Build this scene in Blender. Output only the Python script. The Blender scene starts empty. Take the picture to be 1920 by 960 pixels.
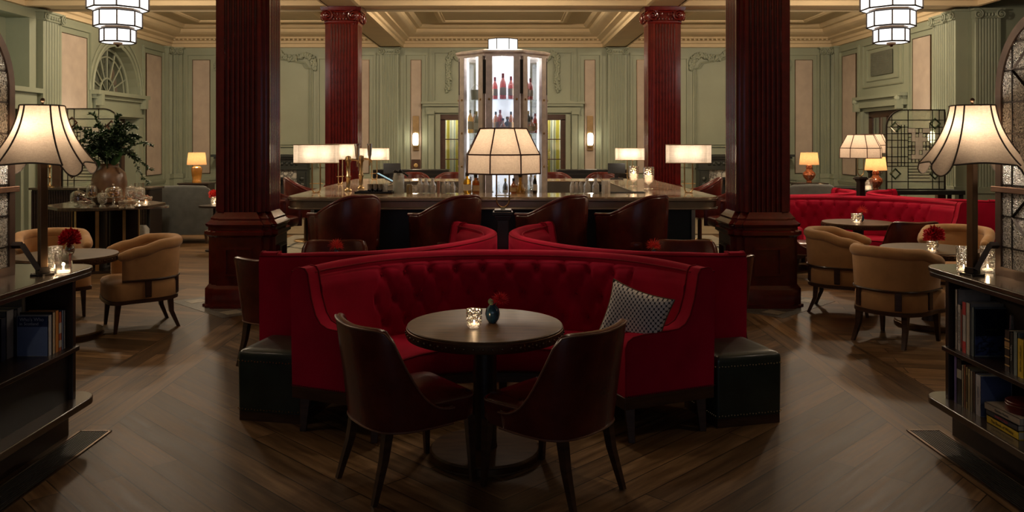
import bpy, bmesh, math, random
from mathutils import Vector, Matrix
from mathutils.geometry import tessellate_polygon
random.seed(7)
S = bpy.context.scene
COL = S.collection
PI = math.pi
R = math.radians
# ------------------------------------------------------------------ camera
CAM_H, FPX, CXP, HOR = 1.75, 1550.0, 943.0, 265.0
cam_data = bpy.data.cameras.new('camera')
cam_data.sensor_width = 36.0
cam_data.lens = FPX * 36.0 / 1920.0
cam_data.shift_x = (960.0 - CXP) / 1920.0
cam_data.shift_y = (HOR - 480.0) / 1920.0
cam_data.clip_end = 100
cam = bpy.data.objects.new('camera', cam_data)
COL.objects.link(cam)
cam.location = (0, 0, CAM_H)
cam.rotation_euler = (R(90), 0, 0)
S.camera = cam
# ------------------------------------------------------------------ world, exposure, lights
w = bpy.data.worlds.new('world'); S.world = w; w.use_nodes = True
w.node_tree.nodes['Background'].inputs[0].default_value = (1.0, 0.80, 0.55, 1)
w.node_tree.nodes['Background'].inputs[1].default_value = 0.05
S.view_settings.view_transform = 'Standard'
S.view_settings.look = 'None'
S.view_settings.exposure = 0.14
S.view_settings.gamma = 1.0
S.view_settings.use_curve_mapping = False
S.cycles.use_denoising = True
S.cycles.max_bounces = 8
S.cycles.transparent_max_bounces = 24
S.cycles.sample_clamp_indirect = 4.0
S.cycles.caustics_reflective = False
S.cycles.caustics_refractive = False
CHANDELIER_E = 1.9      # radiance of the chandelier panes
SHADE_W = 8.0            # watts of the bulb in a fabric shade
def X(px, d): return (px - CXP) * d / FPX
def Z(py, d): return CAM_H - (py - HOR) * d / FPX

def bulb(loc, watts, parent=None, col=(1.0, 0.84, 0.66), r=0.05):
    l = bpy.data.lights.new('bulb', 'POINT'); l.energy = watts; l.color = col; l.shadow_soft_size = r
    o = bpy.data.objects.new('bulb', l); COL.objects.link(o); o.location = loc
    if parent: o.parent = parent
    return o
def spot(loc, target, watts, angle, col=(1.0, 0.80, 0.55), blend=0.6, r=0.05):  # added fill spot, out of view, with no fixture behind it
    l = bpy.data.lights.new('fill_spot', 'SPOT'); l.energy = watts; l.color = col
    l.spot_size = R(angle); l.spot_blend = blend; l.shadow_soft_size = r
    o = bpy.data.objects.new('fill_spot', l); COL.objects.link(o); o.location = loc
    o.rotation_euler = (Vector(target) - Vector(loc)).to_track_quat('-Z', 'Y').to_euler()
    return o
# added fill points high up and out of view, belonging to no fixture
def fill_light(loc, watts, r=.15, col=(1.0, 0.80, 0.58)):
    o = bulb(loc, watts, None, col, r); o.name = 'fill_point'; return o
for x_ in (-5.5, 0.0, 5.5):
    fill_light((x_, 15.6, 4.40), 230)
    fill_light((x_, 12.2, 3.95), 120)
for x_ in (-5.8, 5.8):
    fill_light((x_, 8.0, 3.9), 85)
    fill_light((x_, 4.6, 3.9), 14)
fill_light((0, 7.9, 3.9), 24)
spot((-1.2, -0.6, 2.9), (-2.6, 4.5, .7), 26, 24)  # this pair is added to brighten the books
spot((1.2, -0.6, 2.9), (2.75, 4.5, .6), 26, 24)
spot((0.1, 6.0, 4.0), (-0.1, 4.9, .6), 55, 42, r=.1)  # added to lift the sofa seat and front table
# dim dusk light from the windows behind the camera
al = bpy.data.lights.new('dusk_window', 'AREA'); al.shape = 'RECTANGLE'; al.size = 5.0; al.size_y = 2.2; al.energy = 18; al.color = (0.55, 0.70, 1.0)
ao = bpy.data.objects.new('dusk_window', al); COL.objects.link(ao); ao.location = (0, -3.2, 2.4); ao.rotation_euler = (R(90), 0, 0)

# ------------------------------------------------------------------ materials
MATS = {}
def _base(name):
    m = bpy.data.materials.new(name); m.use_nodes = True
    nt = m.node_tree; b = nt.nodes['Principled BSDF']
    return m, nt, b
def setp(b, **k):
    names = dict(color='Base Color', rough='Roughness', metal='Metallic', spec='Specular IOR Level', sheen='Sheen Weight',
                 sheen_rough='Sheen Roughness', coat='Coat Weight', coat_rough='Coat Roughness', emit='Emission Color',
                 emit_s='Emission Strength', trans='Transmission Weight', ior='IOR', alpha='Alpha', sheen_tint='Sheen Tint')
    for a, v in k.items():
        if isinstance(v, tuple) and len(v) == 3: v = v + (1,)
        b.inputs[names[a]].default_value = v
def coords(nt, kind='Object', scale=(1, 1, 1), rot=(0, 0, 0)):
    t = nt.nodes.new('ShaderNodeTexCoord'); mp = nt.nodes.new('ShaderNodeMapping')
    mp.inputs['Scale'].default_value = scale; mp.inputs['Rotation'].default_value = rot
    nt.links.new(t.outputs[kind], mp.inputs['Vector'])
    return mp.outputs['Vector']
def noise(nt, vec, scale, detail=4, rough=0.55):
    n = nt.nodes.new('ShaderNodeTexNoise'); n.inputs['Scale'].default_value = scale
    n.inputs['Detail'].default_value = detail; n.inputs['Roughness'].default_value = rough
    nt.links.new(vec, n.inputs['Vector']); return n.outputs['Fac']
def ramp(nt, fac, stops):
    r = nt.nodes.new('ShaderNodeValToRGB'); e = r.color_ramp.elements
    while len(e) < len(stops): e.new(0.5)
    for i, (p, c) in enumerate(stops):
        e[i].position = p; e[i].color = tuple(c) + (1,) if len(c) == 3 else c
    nt.links.new(fac, r.inputs['Fac']); return r.outputs['Color']
def bump(nt, b, fac, strength=0.2, dist=0.01):
    n = nt.nodes.new('ShaderNodeBump'); n.inputs['Strength'].default_value = strength
    n.inputs['Distance'].default_value = dist
    nt.links.new(fac, n.inputs['Height']); nt.links.new(n.outputs['Normal'], b.inputs['Normal'])
def mix(nt, fac, a, b, mode='MIX'):
    m = nt.nodes.new('ShaderNodeMix'); m.data_type = 'RGBA'; m.blend_type = mode
    for s, v in ((0, fac), (6, a), (7, b)):
        if hasattr(v, 'node'): nt.links.new(v, m.inputs[s])
        elif isinstance(v, (int, float)): m.inputs[s].default_value = v
        else: m.inputs[s].default_value = tuple(v) + (1,)
    return m.outputs[2]
def math_n(nt, op, a, b=None, c=None):
    m = nt.nodes.new('ShaderNodeMath'); m.operation = op
    for i, v in enumerate((a, b, c)):
        if v is None: continue
        if hasattr(v, 'node'): nt.links.new(v, m.inputs[i])
        else: m.inputs[i].default_value = v
    return m.outputs[0]

def plain(name, color, rough=0.5, var=0.12, nscale=6.0, bmp=0.0, bscale=60, **k):
    """a colour with gentle procedural variation"""
    if name in MATS: return MATS[name]
    m, nt, b = _base(name); setp(b, rough=rough, **k)
    v = coords(nt)
    f = noise(nt, v, nscale)
    lo = tuple(c * (1 - var) for c in color); hi = tuple(min(1, c * (1 + var)) for c in color)
    nt.links.new(ramp(nt, f, [(0.3, lo), (0.7, hi)]), b.inputs['Base Color'])
    if bmp: bump(nt, b, noise(nt, v, bscale, 3), bmp, 0.004)
    MATS[name] = m; return m
def wood(name, dark, light, rough=0.4, scale=(2, 2, 14), coat=0.0, rot=(0, 0, 0), spec=0.5):
    if name in MATS: return MATS[name]
    m, nt, b = _base(name); setp(b, rough=rough, coat=coat, coat_rough=0.15, spec=spec)
    v = coords(nt, scale=scale, rot=rot)
    f = noise(nt, v, 3.0, 6, 0.6)
    nt.links.new(ramp(nt, f, [(0.3, dark), (0.7, light)]), b.inputs['Base Color'])
    bump(nt, b, f, 0.08, 0.003)
    MATS[name] = m; return m
def velvet(name, color):
    if name in MATS: return MATS[name]
    m, nt, b = _base(name); setp(b, rough=0.85, spec=0.15, sheen=0.5, sheen_rough=0.3, sheen_tint=(1.0, 0.04, 0.12))
    v = coords(nt); f = noise(nt, v, 3.5, 3)
    nt.links.new(ramp(nt, f, [(0.3, tuple(c * .8 for c in color)), (0.7, tuple(c * 1.15 for c in color))]), b.inputs['Base Color'])
    bump(nt, b, noise(nt, v, 220, 2), 0.12, 0.002)
    MATS[name] = m; return m
def leather(name, color, rough=0.32, coat=0.25):
    if name in MATS: return MATS[name]
    m, nt, b = _base(name); setp(b, rough=rough, spec=0.35, coat=coat, coat_rough=0.2)
    v = coords(nt); f = noise(nt, v, 5, 5)
    nt.links.new(ramp(nt, f, [(0.3, tuple(c * .65 for c in color)), (0.7, tuple(c * 1.35 for c in color))]), b.inputs['Base Color'])
    bump(nt, b, noise(nt, v, 90, 4), 0.15, 0.003)
    MATS[name] = m; return m
def metal(name, color, rough=0.3):
    if name in MATS: return MATS[name]
    m, nt, b = _base(name); setp(b, rough=rough, metal=1.0)
    v = coords(nt); f = noise(nt, v, 12, 3)
    nt.links.new(ramp(nt, f, [(0.3, tuple(c * .8 for c in color)), (0.7, color)]), b.inputs['Base Color'])
    MATS[name] = m; return m
def glow(name, color, strength, var=0.0):
    if name in MATS: return MATS[name]
    m, nt, b = _base(name); setp(b, color=color, rough=0.4, emit=color, emit_s=strength)
    if var:
        f = noise(nt, coords(nt), 9, 5)
        nt.links.new(ramp(nt, f, [(0.25, tuple(c * (1 - var) for c in color)), (0.75, color)]), b.inputs['Emission Color'])
    MATS[name] = m; return m
def glass(name, tint=(1, 1, 1), refl=0.12, rough=0.03, bmp=0.0, bscale=40, clear=1.0, body=None, sparkle=0):
    """clear coloured glass: light goes through tinted, edges and ripples reflect; body = share of cloudy diffuse"""
    if name in MATS: return MATS[name]
    m = bpy.data.materials.new(name); m.use_nodes = True; nt = m.node_tree; nt.nodes.clear()
    out = nt.nodes.new('ShaderNodeOutputMaterial'); tr = nt.nodes.new('ShaderNodeBsdfTransparent')
    gl = nt.nodes.new('ShaderNodeBsdfGlossy'); mx = nt.nodes.new('ShaderNodeMixShader'); lw = nt.nodes.new('ShaderNodeLayerWeight')
    tr.inputs['Color'].default_value = tuple(tint) + (1,)
    gl.inputs['Roughness'].default_value = rough; gl.inputs['Color'].default_value = (1, 1, 1, 1)
    lw.inputs['Blend'].default_value = 0.35
    f = math_n(nt, 'MULTIPLY_ADD', lw.outputs['Facing'], 0.75, refl)
    f = math_n(nt, 'MINIMUM', f, 1.0)
    nt.links.new(f, mx.inputs[0]); nt.links.new(tr.outputs[0], mx.inputs[1]); nt.links.new(gl.outputs[0], mx.inputs[2])
    last = mx.outputs[0]
    if body:
        df = nt.nodes.new('ShaderNodeBsdfDiffuse'); df.inputs['Color'].default_value = tuple(body[1]) + (1,)
        tl = nt.nodes.new('ShaderNodeBsdfTranslucent'); tl.inputs['Color'].default_value = tuple(body[1]) + (1,)
        m0 = nt.nodes.new('ShaderNodeMixShader'); m0.inputs[0].default_value = 0.5
        nt.links.new(df.outputs[0], m0.inputs[1]); nt.links.new(tl.outputs[0], m0.inputs[2])
        m2 = nt.nodes.new('ShaderNodeMixShader'); m2.inputs[0].default_value = body[0]
        if sparkle:   # sparkle painted in: cells vary between clear glass and pale cloudy diffuse
            vv = coords(nt); vo_ = nt.nodes.new('ShaderNodeTexVoronoi'); vo_.inputs['Scale'].default_value = sparkle; nt.links.new(vv, vo_.inputs['Vector'])
            ff = ramp(nt, vo_.outputs['Color'], [(.25, (.05, .05, .05)), (.75, (.95, .95, .95))]); nt.links.new(ff, m2.inputs[0])
        nt.links.new(last, m2.inputs[1]); nt.links.new(m0.outputs[0], m2.inputs[2]); last = m2.outputs[0]
    nt.links.new(last, out.inputs[0])
    if bmp:
        v = coords(nt); n = nt.nodes.new('ShaderNodeBump'); n.inputs['Strength'].default_value = bmp; n.inputs['Distance'].default_value = 0.01
        vo = nt.nodes.new('ShaderNodeTexVoronoi'); vo.inputs['Scale'].default_value = bscale
        nt.links.new(v, vo.inputs['Vector']); nt.links.new(vo.outputs['Distance'], n.inputs['Height'])
        nt.links.new(n.outputs['Normal'], gl.inputs['Normal']); nt.links.new(n.outputs['Normal'], lw.inputs['Normal'])
    MATS[name] = m; return m
def shade_mat(name, color, tcol, weave=160, tshare=0.6):
    if name in MATS: return MATS[name]
    m = bpy.data.materials.new(name); m.use_nodes = True; nt = m.node_tree; nt.nodes.clear()
    out = nt.nodes.new('ShaderNodeOutputMaterial'); d = nt.nodes.new('ShaderNodeBsdfDiffuse'); t = nt.nodes.new('ShaderNodeBsdfTranslucent')
    mx = nt.nodes.new('ShaderNodeMixShader'); mx.inputs[0].default_value = tshare
    v = coords(nt, scale=(1, 1, 5)); f = noise(nt, v, weave / 4, 5)
    v2 = coords(nt, scale=(6, 6, 1)); f2 = noise(nt, v2, weave / 5, 4)
    ff = math_n(nt, 'MULTIPLY_ADD', f2, 0.5, math_n(nt, 'MULTIPLY', f, 0.5))
    nt.links.new(ramp(nt, ff, [(0.35, tuple(c * .72 for c in tcol)), (0.62, tcol)]), t.inputs['Color'])
    nt.links.new(ramp(nt, ff, [(0.35, tuple(c * .8 for c in color)), (0.62, color)]), d.inputs['Color'])
    nt.links.new(d.outputs[0], mx.inputs[1]); nt.links.new(t.outputs[0], mx.inputs[2]); nt.links.new(mx.outputs[0], out.inputs[0])
    MATS[name] = m; return m

M_green = plain('green_paint', (0.255, 0.285, 0.208), 0.55, 0.06, 1.5)
M_cream = plain('cream_paint', (0.60, 0.48, 0.30), 0.7, 0.05, 2)
M_ceil = plain('ceiling_paint', (0.50, 0.41, 0.26), 0.8, 0.05, 2)
M_column = plain('oxblood_gloss_paint', (0.115, 0.007, 0.005), 0.2, 0.2, 8, 0.12, 18, coat=0.6, coat_rough=0.12)
M_velvet = velvet('red_velvet', (0.36, 0.0015, 0.024))
M_velvet_d = velvet('red_velvet_piping', (0.20, 0.004, 0.012))
M_leather = leather('burgundy_leather', (0.095, 0.015, 0.009), 0.27, 0.1)
M_leather_pipe = leather('tan_leather_edge', (0.17, 0.07, 0.04), 0.35)
M_leather_r = leather('red_leather', (0.12, 0.016, 0.014), 0.3)
M_green_leather = leather('dark_green_leather', (0.020, 0.026, 0.018), 0.34, 0.3)
M_darkwood = wood('dark_wood', (0.014, 0.008, 0.005), (0.035, 0.020, 0.013), 0.35, coat=0.2)
M_legwood = wood('leg_wood', (0.03, 0.013, 0.007), (0.07, 0.032, 0.017), 0.35, coat=0.2)
M_tablewood = wood('table_wood', (0.060, 0.032, 0.015), (0.150, 0.082, 0.038), 0.40, (1.5, 12, 1.5), 0.0, spec=0.22)
M_brass = metal('aged_brass', (0.62, 0.42, 0.20), 0.28)
M_bronze = metal('dark_bronze', (0.16, 0.10, 0.06), 0.38)
M_chrome = metal('brushed_steel', (0.62, 0.60, 0.58), 0.22)
M_iron = metal('blackened_iron', (0.06, 0.05, 0.045), 0.45)
M_tan = plain('tan_upholstery', (0.46, 0.25, 0.10), 0.9, 0.12, 8, 0.25, 260, sheen=0.25)
M_grey = plain('grey_upholstery', (0.085, 0.09, 0.085), 0.9, 0.15, 8, 0.2, 220, sheen=0.2)
M_black = plain('black_paint', (0.012, 0.012, 0.012), 0.4, 0.2, 5)
M_white_glow = glow('lit_opal_glass', (1.0, 0.96, 0.91), CHANDELIER_E)
M_clear = glass('clear_glass', (0.97, 0.97, 0.95), 0.10)
M_cut = glass('cut_glass', (0.93, 0.93, 0.92), 0.42, 0.05, 1.0, 90, body=(.28, (.95, .93, .88)))
M_flame = glow('candle_flame', (1.0, 0.72, 0.38), 60.0)
M_wax = glow('lit_candle_wax', (1.0, 0.72, 0.45), 2.2)
M_shade = shade_mat('linen_shade', (0.50, 0.40, 0.32), (0.56, 0.43, 0.31), 200, 0.5)
M_shade_w = shade_mat('pale_silk_shade', (0.6, 0.52, 0.42), (0.66, 0.56, 0.44), 60, 0.5)
M_shade_trim = plain('shade_trim', (0.10, 0.045, 0.03), 0.8)
M_panel = plain('beige_woven_panel', (0.41, 0.34, 0.275), 0.85, 0.1, 3, 0.2, 120)
M_flower = plain('red_petals', (0.55, 0.005, 0.02), 0.7, 0.35, 60)
M_flower_o = plain('scarlet_petals', (0.70, 0.03, 0.02), 0.7, 0.3, 60)
M_leaf = plain('dark_leaf', (0.030, 0.062, 0.022), 0.45, 0.45, 25)
M_gold = metal('gilt', (0.75, 0.52, 0.22), 0.35)

# ------------------------------------------------------------------ object helpers
def tag(o, label=None, cat=None, group=None, kind=None):
    if label: o['label'] = label
    if cat: o['category'] = cat
    if group: o['group'] = group
    if kind: o['kind'] = kind
    return o
def thing(name, label, cat, loc=(0, 0, 0), rz=0.0, group=None, kind=None):
    o = bpy.data.objects.new(name, None); COL.objects.link(o)
    o.location = loc; o.rotation_euler = (0, 0, rz); o.empty_display_size = 0.1
    return tag(o, label, cat, group, kind)
def kids(o): return [c for c in bpy.data.objects if c.parent == o]
def dup(root, loc=None, rz=None, label=None, group=None, scale=None):
    tree = {}
    for c in bpy.data.objects:
        if c.parent: tree.setdefault(c.parent.name, []).append(c)
    def rec(o, parent):
        c = o.copy(); COL.objects.link(c)
        if parent is not None: c.parent = parent
        for k in tree.get(o.name, []): rec(k, c)
        return c
    r = rec(root, None)
    if loc is not None: r.location = loc
    if rz is not None: r.rotation_euler = (0, 0, rz)
    if label: r['label'] = label
    if group: r['group'] = group
    if scale: r.scale = scale if isinstance(scale, tuple) else (scale,) * 3
    return r

class MB:
    def __init__(s, M=None):
        s.v = []; s.f = []; s.M = M
    def add(s, vs, fs):
        n = len(s.v)
        s.v += [tuple(s.M @ Vector(p)) if s.M is not None else tuple(p) for p in vs]
        s.f += [tuple(i + n for i in f) for f in fs]
        return s
    def box(s, cx, cy, cz, sx, sy, sz, rz=0.0, ry=0.0, rx=0.0):
        m = Matrix.Translation((cx, cy, cz)) @ Matrix.Rotation(rz, 4, 'Z') @ Matrix.Rotation(ry, 4, 'Y') @ Matrix.Rotation(rx, 4, 'X')
        vs = [m @ Vector((x * sx / 2, y * sy / 2, z * sz / 2)) for x in (-1, 1) for y in (-1, 1) for z in (-1, 1)]
        return s.add(vs, [(0, 1, 3, 2), (4, 6, 7, 5), (0, 4, 5, 1), (2, 3, 7, 6), (0, 2, 6, 4), (1, 5, 7, 3)])
    def b2(s, x0, x1, y0, y1, z0, z1):
        return s.box((x0 + x1) / 2, (y0 + y1) / 2, (z0 + z1) / 2, abs(x1 - x0), abs(y1 - y0), abs(z1 - z0))
    def loft(s, rings, cap=True, closed=True):
        n = len(rings[0]); vs = [p for r in rings for p in r]; fs = []
        for i in range(len(rings) - 1):
            for j in range(n if closed else n - 1):
                a = i * n + j; b = i * n + (j + 1) % n
                fs.append((a, b, b + n, a + n))
        if cap:
            fs.append(tuple(reversed(range(n)))); fs.append(tuple(range((len(rings) - 1) * n, len(rings) * n)))
        return s.add(vs, fs)
    def prism(s, poly, z0, z1):
        return s.loft([[(x, y, z0) for x, y in poly], [(x, y, z1) for x, y in poly]])
    def lathe(s, prof, n=24, c=(0, 0, 0), cap=True, sq=None, ph=0.0):
        rings = []
        for r, z in prof:
            rings.append([(c[0] + r * math.cos(2 * PI * k / n + ph), c[1] + r * math.sin(2 * PI * k / n + ph), c[2] + z) for k in range(n)])
        return s.loft(rings, cap)
    def tube(s, pts, r, n=8, closed=False, cap=True):
        P = [Vector(p) for p in pts]; rr = r if isinstance(r, (list, tuple)) else [r] * len(P)
        rings = []; up = Vector((0, 0, 1)); prev = None
        for i, p in enumerate(P):
            if closed: t = (P[(i + 1) % len(P)] - P[i - 1])
            else: t = P[min(i + 1, len(P) - 1)] - P[max(i - 1, 0)]
            if t.length < 1e-9: t = Vector((0, 0, 1))
            t.normalize()
            if prev is None:
                a = up if abs(t.z) < 0.9 else Vector((1, 0, 0))
                nrm = t.cross(a).normalized()
            else:
                nrm = prev - t * prev.dot(t)
                nrm = nrm.normalized() if nrm.length > 1e-6 else t.orthogonal().normalized()
            prev = nrm; bn = t.cross(nrm)
            rings.append([tuple(p + (nrm * math.cos(2 * PI * k / n) + bn * math.sin(2 * PI * k / n)) * rr[i]) for k in range(n)])
        if closed:
            rings.append(rings[0]); return s.loft(rings, False)
        return s.loft(rings, cap)
    def grid(s, fn, nu, nv, cu=False, cv=False):
        U = nu if cu else nu + 1; Vn = nv if cv else nv + 1
        vs = [fn(i / nu, j / nv) for i in range(U) for j in range(Vn)]; fs = []
        for i in range(nu):
            for j in range(nv):
                a = i * Vn + j; b = ((i + 1) % U) * Vn + j
                c = ((i + 1) % U) * Vn + (j + 1) % Vn; d = i * Vn + (j + 1) % Vn
                fs.append((a, b, c, d))
        return s.add(vs, fs)
    def ball(s, c, r, n=12, m=8):
        rx, ry, rz = r if isinstance(r, (tuple, list)) else (r, r, r)
        rings = []
        for i in range(m + 1):
            t = PI * i / m; q = max(math.sin(t), 0.001)
            rings.append([(c[0] + rx * q * math.cos(2 * PI * k / n), c[1] + ry * q * math.sin(2 * PI * k / n), c[2] - rz * math.cos(t)) for k in range(n)])
        return s.loft(rings, True)
    def poly_holes(s, outer, holes, t):
        """2D outline with holes in local x,z, thickness t along y (front at y=0, back at y=t)"""
        loops = [outer] + list(holes)
        flat = [p for l in loops for p in l]
        tris = tessellate_polygon([[Vector((p[0], p[1], 0)) for p in l] for l in loops])
        n = len(flat); vs = [(p[0], 0, p[1]) for p in flat] + [(p[0], t, p[1]) for p in flat]
        fs = [tuple(q) for q in tris] + [tuple(n + i for i in reversed(q)) for q in tris]
        o = 0
        for l in loops:
            k = len(l)
            for i in range(k):
                a = o + i; b = o + (i + 1) % k
                fs.append((a, b, b + n, a + n))
            o += k
        return s.add(vs, fs)
    def build(s, name, mat, parent=None, smooth=40, bevel=0.0, seg=2, sub=0, keep=False):
        me = bpy.data.meshes.new(name); me.from_pydata(s.v, [], s.f)
        bm = bmesh.new(); bm.from_mesh(me)
        bmesh.ops.remove_doubles(bm, verts=bm.verts, dist=1e-5)
        if not keep: bmesh.ops.recalc_face_normals(bm, faces=bm.faces)
        bm.to_mesh(me); bm.free()
        if smooth:
            me.polygons.foreach_set('use_smooth', [True] * len(me.polygons))
            me.set_sharp_from_angle(angle=R(smooth))
        me.materials.append(mat)
        o = bpy.data.objects.new(name, me); COL.objects.link(o)
        if parent is not None: o.parent = parent
        if bevel:
            b = o.modifiers.new('bevel', 'BEVEL'); b.width = bevel; b.segments = seg; b.limit_method = 'ANGLE'; b.angle_limit = R(35)
            b.harden_normals = False
        if sub:
            q = o.modifiers.new('sub', 'SUBSURF'); q.levels = q.render_levels = sub
        return o
def cr(pts, n=8, closed=False):
    """Catmull-Rom through points"""
    P = [Vector(p) for p in pts]; out = []
    N = len(P)
    rng = range(N) if closed else range(N - 1)
    for i in rng:
        if closed: p0, p1, p2, p3 = P[i - 1], P[i], P[(i + 1) % N], P[(i + 2) % N]
        else: p0, p1, p2, p3 = P[max(i - 1, 0)], P[i], P[i + 1], P[min(i + 2, N - 1)]
        for k in range(n):
            t = k / n
            out.append(0.5 * ((2 * p1) + (-p0 + p2) * t + (2 * p0 - 5 * p1 + 4 * p2 - p3) * t * t + (-p0 + 3 * p1 - 3 * p2 + p3) * t ** 3))
    if not closed: out.append(P[-1].copy())
    return out
def resample(pts, n):
    L = [0]
    for a, b in zip(pts, pts[1:]): L.append(L[-1] + (b - a).length)
    out = []; j = 0
    for k in range(n):
        t = L[-1] * k / (n - 1)
        while j < len(L) - 2 and L[j + 1] < t: j += 1
        q = (t - L[j]) / max(1e-9, L[j + 1] - L[j]); out.append(pts[j].lerp(pts[j + 1], min(1, q)))
    return out, L[-1]
def normals2(pts):
    """unit left-hand normals of a 2D path"""
    o = []
    for i in range(len(pts)):
        t = pts[min(i + 1, len(pts) - 1)] - pts[max(i - 1, 0)]
        t = Vector((t.x, t.y)).normalized(); o.append(Vector((-t.y, t.x)))
    return o
def shell(mb, path, zb, zt, th, rnd=True, lean=0.0):
    """upholstered shell: outline path (outer face), thickness th towards the left normal; zb, zt functions of u in 0..1"""
    pts, L = resample([Vector((p[0], p[1])) for p in path], 41); nn = normals2(pts); rings = []
    for i, (p, n) in enumerate(zip(pts, nn)):
        u = i / 40; b, t = zb(u), zt(u); e = min(1.0, min(u, 1 - u) / 0.02 + 0.35) if rnd else 1.0
        q = th / 2; prof = [(0, b), (0, (b + t) / 2), (0, t - q)]
        prof += [(q - q * math.cos(a), t - q + q * math.sin(a)) for a in (PI / 4, PI / 2, 3 * PI / 4)]
        prof += [(th, t - q), (th, (b + t) / 2), (th, b)]
        ring = []
        for o_, z in prof:
            oo = q + (o_ - q) * e - lean * (z - b) 
            ring.append((p.x + n.x * oo, p.y + n.y * oo, z))
        rings.append(ring)
    mb.loft(rings, True, True)
    return pts, nn
def arch_pts(x0, x1, z0, z1, n=16):
    """rectangle with a semicircular head reaching z1"""
    r = (x1 - x0) / 2; cx = (x0 + x1) / 2; zs = z1 - r
    return [(x0, z0), (x1, z0)] + [(cx + r * math.cos(PI * k / n), zs + r * math.sin(PI * k / n)) for k in range(n + 1)]
def rrect(x0, x1, y0, y1, r, n=6, corners=(1, 1, 1, 1)):
    out = []
    for (cx, cy, a0, on) in ((x1 - r, y0 + r, -PI / 2, corners[0]), (x1 - r, y1 - r, 0, corners[1]), (x0 + r, y1 - r, PI / 2, corners[2]), (x0 + r, y0 + r, PI, corners[3])):
        if on: out += [(cx + r * math.cos(a0 + PI / 2 * k / n), cy + r * math.sin(a0 + PI / 2 * k / n)) for k in range(n + 1)]
        else:
            out.append((cx + (r if math.cos(a0 + PI / 4) > 0 else -r), cy + (r if math.sin(a0 + PI / 4) > 0 else -r)))
    return out
def text(s_, size, mat, parent, loc, rot, name='lettering', depth=0.0008, align='CENTER', sx=1.0):
    c = bpy.data.curves.new(name, 'FONT'); c.body = s_; c.size = size; c.extrude = depth; c.align_x = align; c.align_y = 'CENTER'
    tmp = bpy.data.objects.new(name, c); COL.objects.link(tmp)
    me = bpy.data.meshes.new_from_object(tmp.evaluated_get(bpy.context.evaluated_depsgraph_get()))
    bpy.data.objects.remove(tmp); me.materials.clear(); me.materials.append(mat); me.name = name
    o = bpy.data.objects.new(name, me); COL.objects.link(o)
    o.parent = parent; o.location = loc; o.rotation_euler = rot; o.scale = (sx, 1, 1)
    return o

# ================================================================== STRUCTURE
YB, XL, XR, CEIL, FRIEZE = 20.6, -8.28, 8.22, 4.60, 4.08
MBACK = Matrix(((1, 0, 0, 0), (0, -1, 0, YB), (0, 0, 1, 0), (0, 0, 0, 1)))
MLEFT = Matrix(((0, 1, 0, XL), (1, 0, 0, 0), (0, 0, 1, 0), (0, 0, 0, 1)))
MRIGHT = Matrix(((0, -1, 0, XR), (1, 0, 0, 0), (0, 0, 1, 0), (0, 0, 0, 1)))

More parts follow.
